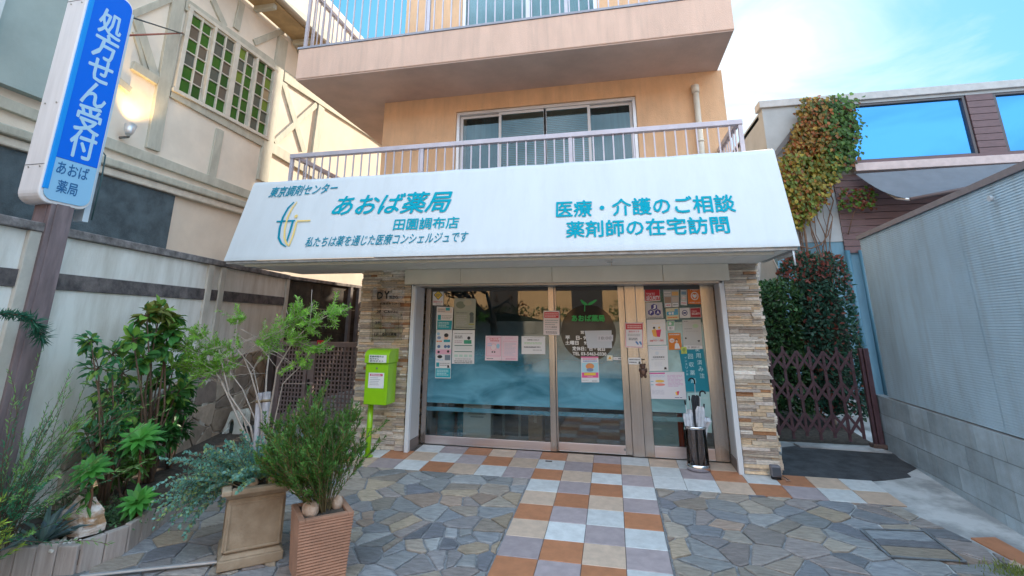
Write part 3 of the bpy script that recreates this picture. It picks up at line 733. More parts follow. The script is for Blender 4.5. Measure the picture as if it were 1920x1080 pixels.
poster('pale see-through green notice with a dark cut-out figure above the white green-barred notice', d3([(410, 165), (640, 170), (630, 495), (403, 492)]), YG,
       [('r', .02, .0, .98, .40, (.42, .42, .34)), ('c', .3, .22, .22, .12, (.22, .25, .18)), ('c', .62, .14, .2, .1, (.50, .46, .34)), ('l', .1, .46, .62, .5, 1, DGREY), ('l', .1, .54, .6, .90, 6, GREY), ('c', .82, .52, .1, .07, (.1, .13, .13)), ('r', .74, .58, .92, .8, (.12, .16, .16)), ('r', .7, .83, .95, .86, (.35, .36, .05)), ('l', .12, .93, .9, .97, 1, DGREY)], base=(.36, .40, .33))
poster('white notice with two dark green bars in the shop window beside the leaflet strip', d3([(392, 505), (627, 505), (620, 866), (382, 863)]), YG,
       [('l', .08, .08, .92, .13, 1, GREY), ('l', .1, .16, .45, .26, 2, DGREY), ('l', .1, .30, .45, .40, 2, (.6, .5, .55)), ('r', .52, .30, .86, .41, GRN), ('c', .74, .24, .07, .05, BLACK), ('r', .1, .455, .9, .475, (.02, .16, .10)), ('l', .15, .52, .85, .58, 2, (.7, .75, .75)), ('r', .1, .635, .9, .655, (.02, .20, .13)), ('r', .1, .73, .26, .80, (.55, .75, .68)), ('r', .32, .73, .48, .80, (.55, .75, .68)), ('r', .54, .73, .70, .80, (.55, .75, .68)), ('r', .76, .73, .9, .80, (.55, .75, .68)), ('l', .15, .84, .85, .88, 1, GREY), ('l', .1, .90, .92, .94, 1, DGREY), ('l', .12, .95, .92, .99, 1, DGREY)])
poster('left one of the pink notice pair in the shop window, with round picture', d3([(742, 565), (914, 567), (911, 830), (735, 828)]), YG,
       [('r', .07, .05, .95, .83, (.75, .25, .42)), ('r', .09, .065, .93, .815, (.86, .62, .70)), ('t', 'お知らせ', .25, .09, .8, .16, RED), ('l', .3, .18, .85, .24, 1, RED), ('c', .5, .46, .2, .14, (.8, .35, .45)), ('c', .5, .46, .18, .125, (.88, .72, .76)), ('c', .78, .42, .1, .1, LBL), ('l', .14, .3, .4, .44, 2, (.45, .6, .8)), ('c', .44, .66, .05, .03, BLACK), ('c', .58, .66, .05, .03, BLACK), ('l', .1, .90, .5, .95, 1, DGREY)], base=(.86, .68, .74))
poster('right one of the pink notice pair in the shop window, lines of print only', d3([(916, 567), (1089, 569), (1085, 833), (913, 831)]), YG,
       [('l', .2, .06, .7, .12, 1, PINK), ('l', .08, .15, .5, .19, 1, PINK), ('r', .08, .22, .95, .85, (.75, .35, .48)), ('r', .095, .232, .935, .84, (.86, .66, .73)), ('l', .16, .27, .86, .8, 10, (.62, .55, .66)), ('l', .25, .90, .92, .96, 1, (.6, .2, .35))], base=(.85, .66, .73))
poster('landscape white notice with pale green lines near the centre mullion of the shop window', d3([(1125, 570), (1378, 573), (1378, 762), (1125, 760)]), YG,
       [('l', .1, .06, .9, .1, 1, GREY), ('t', '営業時間 のお知らせ', .25, .16, .75, .25, DGREY), ('l', .12, .33, .85, .46, 2, (.45, .66, .42)), ('l', .1, .56, .8, .66, 1, DGREY), ('l', .14, .60, .6, .66, 1, DGREY), ('l', .48, .74, .86, .82, 1, GREY)])
def d4(q): return s3(1030, 530, 180 / 1023., q)
poster('red headed notice stuck across the mullion between the shop window and sliding door', d4([(-62, 298), (108, 299), (110, 560), (-64, 555)]), YD - .0015,
       [('r', .05, .06, .95, .30, RED), ('l', .1, .1, .9, .28, 3, (.85, .6, .6)), ('l', .1, .36, .9, .62, 3, GREY), ('t', 'マスクの着用を', .1, .64, .85, .71, DGREY), ('l', .1, .74, .85, .8, 1, GREY), ('l', .15, .85, .85, .95, 2, DGREY)], base=(.80, .72, .72))
poster('red headed notice with blue brush marks on the post left of side door', d4([(806, 425), (1000, 423), (998, 697), (808, 690)]), YD - .0215,
       [('r', .02, .02, .98, .98, (.75, .15, .22)), ('r', .05, .04, .95, .96, (.85, .82, .84)), ('r', .05, .06, .95, .28, RED), ('l', .12, .1, .9, .25, 2, (.88, .65, .65)), ('t', '換気中です', .2, .32, .8, .40, (.6, .1, .15)), ('l', .15, .44, .85, .56, 2, GREY), ('l', .2, .6, .7, .72, 2, DGREY), ('p', [(.55, .76), (.66, .74), (.78, .86), (.7, .88)], (.1, .25, .55)), ('p', [(.76, .76), (.86, .74), (.95, .86), (.88, .88)], (.1, .25, .55))])
# opening-hours disc printed on the sliding door
cc = ony(1030 + 413 * 180 / 1023., 530 + 530 * 180 / 1023., YS); r1 = (ony(1030 + 665 * 180 / 1023., 619, YS) - ony(1030 + 160 * 180 / 1023., 619, YS)).length / 2 * 1.16
hrs = thing('opening_hours_decal', 'round grey decal with green sprout and white opening hours on the sliding door', 'decal', cc - V((0, 0, r1)))
zc = ony(1100, 530 + 540 * 180 / 1023., YS).z
mb = MB(); mb.face([cc + V((r1 * math.cos(a * 2 * math.pi / 48), -.001, r1 * math.sin(a * 2 * math.pi / 48))) for a in range(48)]); mb.make('disc', mat('grey_disc_film', (.022, .018, .016), .06, spec=.5), hrs)
def dd(x, y): return ony(1030 + x * 180 / 1023., 530 + y * 180 / 1023., YS)
def dtext(s, x0, y0, x1, y1, m, b=.012, y=None, nm='lettering', par=None):
    o, r, t = dd(x0, y1), dd(x1, y1), dd(x0, y0); mb = MB(); text(mb, s, o, V(((r - o).x, 0, 0)), V((0, 0, (t - o).z)), V((0, y or -.0022, 0)), 0, 0, b); return mb.make(nm, m, par or hrs)
M_grn = mat('green_vinyl', (.02, .42, .10), .5); M_wv = mat('white_vinyl', (.85, .85, .85), .5)
dtext('あおば薬局', 240, 345, 588, 412, M_grn, .03)
for pts in ([(330, 185), (345, 182), (375, 205), (395, 215), (410, 240), (380, 240), (350, 222)], [(410, 240), (420, 215), (450, 200), (490, 180), (510, 190), (470, 222), (440, 238)], [(372, 240), (382, 240), (380, 305), (372, 305)]):
    mb = MB(); mb.face([dd(*p) + V((0, -.0022, 0)) for p in pts][::-1]); mb.make('sprout', M_grn, hrs)
dtext('営', 335, 512, 370, 545, M_wv, .02)
dtext('平　日- 9:00', 172, 566, 455, 608, M_wv, .03); dtext('土曜日　9:00', 172, 618, 455, 660, M_wv, .03)
dtext('定休日：日・祝日', 248, 680, 592, 722, M_wv, .03); dtext('TEL 03-5463-0330', 250, 738, 607, 772, M_wv, .03)
poster('blank pale paper patch taped over part of the opening hours on the sliding door', d4([(375, 512), (663, 508), (668, 697), (408, 698)]), YS - .004, [('l', .1, .05, .9, .12, 1, (.6, .62, .65))], base=(.60, .64, .69), name='paper_patch', cat='paper')
poster('small paper slip reading 18:00 taped beside the blank patch on the sliding door', d4([(512, 556), (680, 556), (678, 624), (510, 626)]), YS - .0065, [('t', '18:00', .1, .28, .9, .72, DGREY, .0)], base=(.66, .67, .72), name='paper_slip', cat='paper')
poster('light blue poster with red and yellow foot hanging under the opening hours disc', d4([(337, 788), (522, 787), (532, 1062), (342, 1062)]), YS - .003,
       [('r', .0, .0, 1, .06, (.8, .2, .4)), ('l', .1, .07, .9, .13, 1, (.75, .15, .35)), ('l', .12, .15, .92, .21, 1, (.1, .2, .6)), ('r', .03, .24, .97, .62, (.45, .74, .86)), ('c', .5, .38, .24, .12, (.80, .33, .12)), ('c', .5, .52, .2, .07, (.2, .3, .5)), ('r', .03, .62, .97, .82, (.82, .12, .35)), ('r', .16, .63, .82, .73, YEL), ('l', .35, .76, .65, .79, 1, WHITE), ('l', .05, .9, .4, .94, 1, GREY), ('l', .6, .93, .92, .97, 1, DGREY)], base=(.78, .82, .86), name='poster', cat='poster')
poster('round cream sticker with an orange triangle low on the sliding door', d4([(613, 772), (678, 772), (678, 832), (613, 832)]), YS - .002, [('c', .5, .5, .48, .48, (.85, .82, .7)), ('p', [(.5, .15), (.78, .7), (.22, .7)], (.75, .42, .05))], base=(.62, .62, .55), name='sticker', cat='sticker')
poster('small white oblong push-button label on the sliding door beside the round sticker', d4([(682, 793), (780, 795), (780, 826), (682, 823)]), YS - .002, [('l', .12, .3, .4, .7, 1, GREY), ('r', .5, .3, .9, .7, (.2, .25, .3))], name='sticker', cat='sticker')
poster('small white label with a black bottle on the steel post near the bear shaped plaque', d4([(840, 800), (978, 800), (978, 873), (842, 868)]), YD - .0215, [('l', .08, .15, .9, .45, 1, DGREY), ('l', .08, .55, .65, .85, 1, DGREY), ('p', [(.82, .55), (.92, .55), (.95, .9), (.8, .9)], BLACK)], name='sticker', cat='sticker')
def d5(q): return s3(1190, 520, 160 / 691., q)
poster('red TOKYU SECURITY sticker at the top of the side door', d5([(78, 78), (202, 72), (208, 190), (84, 197)]), YG,
       [('r', .02, .03, .98, .95, (.60, .02, .03)), ('t', 'TOKYU', .1, .42, .66, .62, (.88, .75, .75), -.005), ('t', 'SECURITY', .1, .66, .96, .9, WHITE, .03), ('r', .8, .12, .92, .17, WHITE)], name='sticker', cat='sticker')
poster('grey sticker with navy three-lobed emblem lettered JPA on the side door', d5([(88, 205), (222, 203), (233, 330), (94, 335)]), YG,
       [('p', [(.5, .08), (.68, .18), (.68, .4), (.5, .5), (.32, .4), (.32, .18)], (.06, .05, .26)), ('p', [(.30, .42), (.47, .54), (.47, .74), (.3, .82), (.13, .72), (.13, .52)], (.06, .05, .26)), ('p', [(.70, .42), (.87, .52), (.87, .72), (.7, .82), (.53, .74), (.53, .54)], (.06, .05, .26)), ('t', 'J', .43, .16, .57, .40, WHITE, .04), ('t', 'P', .24, .53, .36, .71, WHITE, .04), ('t', 'A', .63, .53, .78, .71, WHITE, .04), ('t', '日本薬剤師会会員', .1, .9, .9, .97, DGREY)], base=(.60, .58, .58), name='sticker', cat='sticker')
poster('white square poster with orange and red paper-bag shapes on the side door', d5([(97, 342), (247, 338), (256, 545), (105, 550)]), YG,
       [('c', .38, .33, .06, .045, BLACK), ('c', .66, .33, .06, .045, (.9, .55, .1)), ('p', [(.25, .42), (.56, .42), (.5, .7), (.32, .66)], (.9, .45, .1)), ('p', [(.48, .42), (.76, .40), (.68, .70), (.52, .68)], (.75, .05, .15)), ('p', [(.28, .42), (.44, .36), (.5, .42)], (.9, .6, .2)), ('l', .28, .76, .72, .79, 1, GREY), ('t', '健康サポート薬局', .14, .80, .86, .87, RED), ('l', .3, .14, .7, .17, 1, (.9, .7, .5))], name='poster', cat='poster')
poster('white line-drawn poster below the one with paper bags on the side door', d5([(108, 555), (265, 552), (273, 755), (117, 760)]), YG,
       [('l', .1, .07, .9, .11, 1, (.6, .65, .8)), ('l', .2, .14, .9, .17, 1, (.6, .65, .8)), ('c', .45, .3, .1, .07, (.7, .75, .8)), ('t', '地域連携薬局', .22, .42, .82, .50, DGREY), ('l', .15, .54, .85, .57, 1, GREY), ('l', .3, .63, .7, .83, 4, (.72, .72, .76)), ('p', [(.8, .86), (.9, .86), (.92, .95), (.78, .95)], BLACK)], name='poster', cat='poster')
poster('sheet of payment-card logos headed by VISA at the top of the side door', d5([(228, 62), (357, 62), (360, 240), (240, 245)]), YG,
       [('r', .02, .06, .44, .22, (.2, .3, .2)), ('r', .50, .05, .96, .22, (.08, .10, .35)), ('t', 'VISA', .55, .08, .92, .19, WHITE, .02), ('r', .03, .30, .48, .48, (.72, .66, .62)), ('t', 'mastercard', .06, .35, .46, .42, DGREY), ('r', .54, .30, .96, .48, (.80, .45, .15)), ('r', .06, .54, .48, .80, (.42, .28, .2)), ('r', .54, .54, .96, .76, (.62, .52, .45)), ('r', .08, .82, .46, .98, WHITE), ('l', .14, .86, .4, .94, 1, RED), ('r', .56, .82, .94, .98, WHITE), ('l', .6, .86, .9, .94, 1, DGREY)], base=(.48, .46, .44), name='sticker_sheet', cat='sticker')
poster('narrow column of payment stickers headed by JCB between the card sheet and the orange heart', d5([(372, 70), (420, 70), (425, 228), (372, 225)]), YG,
       [('r', .05, .02, .95, .20, NAVY), ('t', 'JCB', .15, .06, .85, .16, WHITE, .02), ('r', .1, .28, .9, .45, (.2, .32, .42)), ('c', .5, .62, .3, .08, WHITE), ('l', .2, .6, .8, .66, 1, ORG), ('r', .05, .8, .95, .96, WHITE), ('l', .1, .84, .9, .93, 1, RED)], base=(.60, .60, .58), name='sticker_sheet', cat='sticker')
poster('orange AED sticker with a white heart symbol at the top of the side door', d5([(425, 78), (535, 75), (547, 218), (434, 216)]), YG,
       [('r', .0, .0, 1, 1, (.78, .20, .03)), ('t', 'AED', .2, .05, .82, .20, WHITE, .02), ('c', .5, .53, .28, .24, WHITE), ('c', .5, .53, .22, .19, (.78, .20, .03)), ('p', [(.5, .68), (.33, .53), (.36, .44), (.44, .43), (.5, .48), (.56, .43), (.64, .44), (.67, .53)], WHITE), ('t', 'AED設置しています', .1, .87, .9, .95, WHITE)], name='sticker', cat='sticker')
poster('pale yellow sticker with blue block pictures under the card logos on the side door', d5([(250, 252), (355, 245), (360, 340), (258, 345)]), YG, [('r', .05, .3, .95, .62, (.10, .42, .62)), ('c', .3, .46, .1, .1, WHITE), ('r', .45, .36, .6, .56, WHITE), ('r', .68, .1, .95, .4, (.12, .35, .55)), ('l', .1, .74, .9, .9, 1, ORG)], base=(.70, .66, .45), name='sticker', cat='sticker')
poster('white sticker with navy ring symbol beside the small red sticker', d5([(363, 248), (443, 245), (450, 328), (365, 330)]), YG, [('c', .5, .5, .28, .28, NAVY), ('c', .5, .5, .2, .2, WHITE), ('r', .36, .42, .64, .6, NAVY)], base=(.74, .74, .76), name='sticker', cat='sticker')
poster('small red security sticker at the right edge of the side door', d5([(446, 247), (532, 243), (541, 325), (452, 325)]), YG, [('r', .04, .05, .96, .95, DRED), ('t', 'TOKYU', .15, .3, .6, .45, (.9, .7, .7)), ('t', 'SECURITY', .15, .52, .9, .72, WHITE, .02)], base=(.75, .6, .6), name='sticker', cat='sticker')
poster('small white and green sticker above the orange poster on the side door', d5([(262, 352), (322, 350), (322, 430), (268, 430)]), YG, [('r', .05, .05, .95, .55, (.25, .52, .36)), ('c', .4, .3, .2, .15, WHITE), ('t', '電子', .25, .66, .75, .9, DGREY)], name='sticker', cat='sticker')
poster('orange poster with a white-coated figure and speech bubble on the side door', d5([(270, 452), (370, 450), (383, 583), (277, 588)]), YG, [('r', .0, .0, 1, 1, (.72, .22, .03)), ('l', .1, .05, .9, .15, 1, WHITE), ('c', .28, .45, .2, .13, WHITE), ('t', '相談', .16, .40, .4, .51, ORG), ('c', .64, .44, .10, .10, (.2, .1, .08)), ('c', .64, .5, .08, .08, (.85, .6, .45)), ('p', [(.45, .95), (.5, .65), (.64, .58), (.78, .65), (.88, .95)], WHITE)], name='poster', cat='poster')
poster('large grey-white printed notice hung at the upper right of the side door', d5([(385, 345), (533, 340), (549, 580), (398, 578)]), YG, [('l', .08, .04, .3, .07, 1, DGREY), ('l', .5, .08, .85, .11, 1, GREY), ('c', .7, .22, .16, .07, (.45, .62, .42)), ('l', .1, .30, .5, .33, 1, DGREY), ('l', .15, .38, .85, .42, 1, GREY), ('c', .14, .64, .05, .03, BLACK), ('p', [(.75, .72), (.9, .70), (.85, .78)], BLACK), ('r', .0, .89, 1.0, 1.0, WHITE), ('t', 'お薬・健康相談承ります', .2, .91, .85, .98, DGREY)], base=(.56, .57, .56))
poster('lime green square sticker above the turquoise banner on the side door', d5([(374, 565), (420, 563), (424, 618), (378, 620)]), YG - .002, [('c', .5, .45, .3, .3, (.3, .42, .1)), ('l', .2, .8, .8, .95, 1, DGREY)], base=(.55, .66, .12), name='sticker', cat='sticker')
poster('wide white notice with yellow and pink ovals low on the side door', d5([(112, 768), (400, 766), (420, 988), (130, 983)]), YG - .0015, [('r', .02, .02, .46, .07, (.7, .12, .35)), ('l', .04, .1, .46, .2, 2, (.6, .65, .8)), ('c', .30, .34, .13, .05, (.85, .55, .1)), ('c', .30, .47, .14, .05, (.85, .30, .25)), ('l', .04, .33, .12, .37, 1, TEAL), ('l', .04, .46, .12, .5, 1, TEAL), ('l', .05, .66, .4, .84, 4, (.6, .6, .68)), ('l', .52, .1, .94, .55, 9, (.70, .50, .68)), ('p', [(.74, .72), (.82, .70), (.79, .85), (.75, .84)], (.75, .05, .15)), ('p', [(.70, .74), (.75, .74), (.76, .86), (.72, .84)], (.9, .6, .1)), ('l', .68, .92, .9, .96, 1, NAVY)], base=(.77, .76, .82))
ban = poster('turquoise banner with white vertical lettering stuck on the glass of the side door', d5([(358, 592), (555, 580), (612, 925), (415, 925)]), YG + .001, [], base=(.0, .25, .36), name='banner', cat='banner')
mb = MB()
def bt(s, x, y, h):
    c = d5([(x, y)])[0]; p = ony(c[0], c[1], YG + .001); hh = h * 160 / 691. / 160; text(mb, s, p + V((-hh / 2, -.002, -hh / 2)), V((hh, 0, 0)), V((0, 0, hh)), None, 0, 0, .012)
for i, ch in enumerate('使用済み注'): bt(ch, 506 + i * 10, 580 + i * 54, 40)
for i, ch in enumerate('回収薬局'): bt(ch, 452 + i * 8, 640 + i * 66, 40)
for i, ch in enumerate('インスリン針'): bt(ch, 412 + i * 3, 650 + i * 27, 17)
mb.make('lettering', mat('pale_blue_print', (.45, .72, .80), .5), ban)
poster('blank pale aqua sheet hanging below the turquoise banner inside the side door', [(1289, 737), (1331, 735), (1335, 812), (1282, 805)], YG + .001, [('l', .1, .1, .9, .2, 1, (.5, .68, .7))], base=(.42, .66, .68), name='sheet', cat='notice')
# bear shaped plaque hanging from the door handle
p = ony(1206, 697, YD - .03); bear = thing('bear_plaque', 'brown bear shaped plaque hanging from the handle of the side door', 'ornament', p - V((0, 0, .08)))
mb = MB(); mb.ball(p + V((0, 0, -.005)), .042, .014, .05, k=16, h=10); mb.ball(p + V((0, -.002, .062)), .033, .014, .03, k=16, h=10)
for sx in (-1, 1):
    mb.ball(p + V((sx * .027, 0, .088)), .012, .008, .012); mb.ball(p + V((sx * .042, -.002, .018)), .012, .011, .024); mb.ball(p + V((sx * .024, -.003, -.055)), .017, .013, .022)
mb.make('body', mat('brown_resin', (.085, .04, .03), .35), bear)
mb = MB(); mb.ball(p + V((0, -.017, .055)), .011, .006, .009); mb.ball(p + V((0, -.012, -.005)), .022, .005, .026); mb.make('muzzle_and_belly', mat('tan_resin', (.20, .11, .08), .4), bear)
mb = MB(); mb.tube([p + V((0, 0, .09)), p + V((0, .01, .15))], .002, 5); mb.tube([p + V((-.03, .02, .15)), p + V((.03, .02, .15))], .006, 8); mb.make('cord', M_dark, bear)

# acrylic directory plate on the left pillar
def q7(x, y): return (480 + x * 320 / 1728., 500 + y * 200 / 1080.)
YP = PF - .065
a, b = ony(*q7(1205, 200), YP), ony(*q7(1445, 750), YP); x0, x1, z0, z1 = a.x - .03, b.x + .045, b.z, a.z
pla = thing('directory_plate', 'clear acrylic tenant directory plate with black lettering on the left stone pillar', 'sign', ((x0 + x1) / 2, YP, z0))
mb = MB(); mb.box(x0, x1, YP, YP + .006, z0, z1); mb.make('plate', glass('acrylic', .03, (.99, .985, .97), .02), pla)
M_ink = mat('black_vinyl', (.03, .025, .02), .5); M_screw = mat('screw', (.5, .48, .45), .3, metal=.9)
def ptx(s, x0_, y0_, x1_, y1_, b=.012):
    o, r, t = ony(*q7(x0_, y1_), YP), ony(*q7(x1_, y1_), YP), ony(*q7(x0_, y0_), YP); mb = MB(); text(mb, s, o, V(((r - o).x, 0, 0)), V((0, 0, (t - o).z)), V((0, -.001, 0)), 0, 0, b); mb.make('lettering', M_ink, pla)
ptx('D', 1228, 258, 1280, 325, .03); ptx('Y', 1298, 252, 1345, 322, .05); ptx('BLDG.', 1352, 295, 1440, 325, .02)
ptx('田園調布 2-29-12', 1255, 362, 1465, 385); ptx('3F', 1225, 440, 1265, 468, .02); ptx('Clinic', 1292, 442, 1435, 468, .02); ptx('2F', 1205, 555, 1255, 580, .02); ptx('1F', 1200, 670, 1240, 698, .02); ptx('あおば薬局', 1275, 668, 1420, 698, .03)
mb = MB()
for (xa, ya, xb, yb) in ((1180, 505, 1470, 505), (1180, 622, 1445, 622), (1185, 735, 1440, 735), (1262, 400, 1262, 735), (1180, 520, 1178, 750), (1445, 505, 1438, 750), (1195, 398, 1470, 398)):
    p, q = ony(*q7(xa, ya), YP - .001), ony(*q7(xb, yb), YP - .001); mb.tube([p, q], .0016, 4)
mb.make('lines', M_ink, pla)
for xa, za in ((x0 + .02, z1 - .02), (x1 - .02, z1 - .02), (x0 + .02, z0 + .02), (x1 - .02, z0 + .02)):
    mb = MB(); mb.tube([(xa, YP - .006, za), (xa, YP + .06, za)], .009, 10); mb.make('screw', M_screw, pla)

# ================================================================== SMALL THINGS IN FRONT OF THE SHOP
# lime green pedestal drop box
M_lime = mat('lime_paint', (.30, .62, .01), .35, .04, 5, coat=.3)
MX, MY = -2.15, .0; g0 = G(MY) + .004
fl, fr_ = ony(681, 757, MY - .14).x, ony(724, 757, MY - .14).x; zb, zt, zl = .635, 1.135, 1.30
box = thing('drop_box', 'lime green prescription drop box on a post beside the left stone pillar', 'mailbox', (MX, MY, g0))
mb = MB(); mb.tube([(MX, MY, g0), (MX, MY, zb)], .036, 16); mb.tube([(MX, MY, g0), (MX, MY, g0 + .008)], .07, 20); mb.tube([(MX, MY, .33), (MX, MY, .345)], .039, 16); mb.make('post', M_lime, box)
mb = MB(); mb.box(fl, fr_, MY - .14, MY + .12, zb, zt); mb.make('body', M_lime, box, .006)
mb = MB(); n = 10; yf, ybk = MY - .165, MY + .13; pr = [(ybk, zt + .004), (yf, zt + .004), (yf, zt + .09)] + [(yf + .14 * (1 - math.cos(R_(a))), zt + .09 + .085 * math.sin(R_(a))) for a in range(15, 91, 15)] + [(ybk, zt + .175)]
k = len(pr); mb.idx([V((fl - .012, y, z)) for y, z in pr] + [V((fr_ + .012, y, z)) for y, z in pr], [tuple(range(k)), tuple(range(2 * k - 1, k - 1, -1))] + [(i, k + i, k + (i + 1) % k, (i + 1) % k) for i in range(k)])
lid = mb.make('hood', M_lime, box, .004)
mb = MB(); yy = yf - .001; w = fr_ - fl
mb.box(fl + .05, fr_ - .02, yy - .0015, yy, zt + .012, zt + .105); hl = mb.make('hood_label', flat(WHITE), box)
mb = MB()
for i, s in enumerate(('営業時間外は', '処方せん', '受付ポスト')): text(mb, s, (fl + .06, yy - .0022, zt + .075 - i * .028), (w * (.62 if i != 1 else .42), 0, 0), (0, 0, .022), None, 0, .1, .02)
mb.make('lettering', mat('dark_green_print', (.02, .10, .05), .5), box)
mb = MB(); yy = MY - .141; mb.box(fl + .05, fr_ - .05, yy - .0015, yy, zb + .20, zt - .115); mb.make('notice_label', flat(WHITE), box)
mb = MB(); mb.box(fl + .07, fr_ - .07, yy - .0025, yy - .0018, zt - .155, zt - .128); mb.make('red_strip', flat((.6, .03, .12)), box)
mb = MB(); text(mb, '郵便物投函禁止', (fl + .085, yy - .003, zt - .151), (w - .17, 0, 0), (0, 0, .018), None, 0, 0, .02); mb.make('lettering', flat(WHITE), box)
mb = MB()
for i in range(5): mb.box(fl + .07, fr_ - .07 - u(0, .06), yy - .0025, yy - .0018, zt - .18 - i * .021, zt - .172 - i * .021)
mb.make('small_print', flat((.5, .5, .52)), box)
mb = MB(); mb.tube([((fl + fr_) / 2, yy + .002, zt - .06), ((fl + fr_) / 2, yy - .006, zt - .06)], .012, 12); mb.make('lock', mat('lock_metal', (.3, .3, .32)), box)

# umbrella stand and umbrellas
UX, UY = 1.862, .30; g0 = G(UY) + .003
st = thing('umbrella_stand', 'smoky clear cylindrical umbrella stand with chrome rims outside the side door', 'umbrella stand', (UX, UY, g0))
M_chrome = mat('chrome', (.72, .72, .74), .12, metal=1)
mb = MB(); mb.lathe([(.0, g0), (.128, g0), (.128, g0 + .065), (.118, g0 + .068), (.118, g0 + .02), (.0, g0 + .02)], UX, UY, 32, sy=.8); mb.make('base', M_chrome, st)
mb = MB(); mb.lathe([(.122, g0 + .068), (.116, g0 + .45)], UX, UY, 32, sy=.8); mb.lathe([(.112, g0 + .45), (.117, g0 + .068)], UX, UY, 32, sy=.8); mb.make('tube', glass('smoked_acrylic', .0, (.70, .67, .66), .03), st)
mb = MB(); mb.lathe([(.120, g0 + .445), (.124, g0 + .452), (.124, g0 + .472), (.110, g0 + .472), (.110, g0 + .447)], UX, UY, 32, sy=.8); mb.make('rim', M_chrome, st)
M_blk = mat('black_plastic', (.015, .016, .02), .25)
M_clearv = mat('milky_vinyl', (.62, .66, .74), .25, .15, 14, coat=.4)
def umbrella(dx, dy, lean, h, hook, col, label, full=False):
    b = V((UX + dx * .5, UY + dy * .5, g0 + .022)); t = V((UX + dx + lean[0], UY + dy + lean[1], g0 + h)); d = (t - b).normalized()
    th = thing('umbrella', label, 'umbrella', b, 'umbrellas in the stand')
    mb = MB(); mb.tube([b, t], .005, 6)
    hk = [t]
    sgn, rr = hook
    if rr:
        side = V((sgn, -.25, 0)).normalized()
        for a in range(0, 200, 20): hk.append(t + d * .03 + side * rr * (1 - math.cos(R_(a))) + d * rr * math.sin(R_(a)))
        mb2 = MB(); mb2.tube(hk, .009, 8); mb2.make('handle', M_blk, th)
    else:
        mb2 = MB(); mb2.tube([t, t + d * .05], .009, 8); mb2.make('handle', M_blk, th)
    mb.make('shaft', M_alu, th)
    k = 18; mb3 = MB(); n0 = len(mb3.v); e = d.orthogonal().normalized(); f = d.cross(e)
    L0 = (t - b).length
    for i, (s, r) in enumerate([(.03, .008), (.25, .022), (.5, .032), (.68, .036), (.80, .040 if not full else .075), (.86, .030 if not full else .05)]):
        for j in range(k):
            a = 2 * math.pi * j / k; q = r * (1 + .35 * (j % 2)) * (1 + u(-.1, .1)); mb3.v.append(b + d * L0 * s + (e * math.cos(a + s * 1.2) + f * math.sin(a + s * 1.2)) * q)
    for i in range(5):
        for j in range(k): mb3.f.append((i * k + j, i * k + (j + 1) % k, (i + 1) * k + (j + 1) % k, (i + 1) * k + j)); mb3.m.append(0); mb3.c.append(None); mb3.sm.append(False)
    mb3.make('canopy', col, th)
umbrella(.02, .0, (.02, .02), .93, (-1, .035), mat('black_cloth', (.03, .035, .045), .7), 'black umbrella with the tallest hooked handle in the umbrella stand')
umbrella(.05, -.02, (.03, -.01), .80, (1, .03), M_clearv, 'clear vinyl umbrella with a black hook beside the tall black one')
umbrella(.06, .03, (.06, .0), .66, (1, 0), M_clearv, 'clear umbrella flaring open at the right of the stand', True)
umbrella(-.05, -.02, (-.04, .0), .70, (1, 0), M_clearv, 'slim clear umbrella leaning to the left of the stand')
umbrella(-.02, .03, (-.01, .02), .74, (1, 0), M_clearv, 'clear umbrella in the middle of the stand behind the slim one')
# things seen through the clear strip at the foot of the glass
M_bottle = mat('blue_water_bottle', (.05, .38, .55), .15, coat=.5)
for i, x in enumerate((X(830, 800, 1.0), X(868, 800, 1.0))):
    t = thing('water_bottle', ('blue water-cooler bottle nearest the left edge inside the shop window' if i == 0 else 'blue water-cooler bottle next to the white board inside the shop window'), 'bottle', (x, 1.15, .036), 'bottles inside the shop')
    mb = MB(); mb.lathe([(.0, .036), (.12, .036), (.13, .06), (.13, .14), (.122, .15), (.13, .16), (.13, .26), (.122, .27), (.13, .28), (.13, .36), (.06, .42), (.03, .43), (.03, .47), (.0, .47)], x, 1.15, 20); mb.make('bottle_body', M_bottle, t)
    mb = MB(); mb.tube([(x, 1.15, .471), (x, 1.15, .50)], .034, 12); mb.make('cap', flat((.6, .65, .7)), t)
bx0, bx1 = X(863, 860), X(916, 860)
t = thing('display_board', 'white display board leaning inside the foot of the shop window', 'board', ((bx0 + bx1) / 2, .76, .036))
mb = MB(); mb.box(bx0, bx1, .74, .77, .036, .58); mb.make('panel', flat((.80, .84, .86)), t)
mb = MB(); mb.box(bx0 + .07, bx1 - .07, .736, .739, .42, .47); mb.box(bx0 + .1, bx1 - .1, .736, .739, .38, .40); mb.make('printing', flat((.42, .45, .47)), t)
bx0, bx1 = X(991, 860, 1.0), X(1018, 860, 1.0)
t = thing('cardboard_box', 'brown cardboard box on the floor inside the shop window near the mullion', 'box', ((bx0 + bx1) / 2, 1.1, .036))
mb = MB(); mb.box(bx0, bx1, 1.0, 1.25, .036, .40); mb.make('carton', mat('cardboard', (.42, .25, .13), .8, .08, 6), t, .004)
mb = MB(); mb.box((bx0 + bx1) / 2 - .02, (bx0 + bx1) / 2 + .02, .998, 1.252, .30, .402); mb.make('tape', flat((.55, .38, .22)), t)
t = thing('shelf_unit', 'dark shelf unit with pale uprights behind the shop window', 'shelf', (X(960, 800, 1.3), 1.45, .036))
for px in (922, 944, 974): 
    x = X(px, 800, 1.3); mb = MB(); mb.box(x - .015, x + .015, 1.3, 1.34, .036, .75); mb.make('upright', flat((.45, .52, .52)), t)
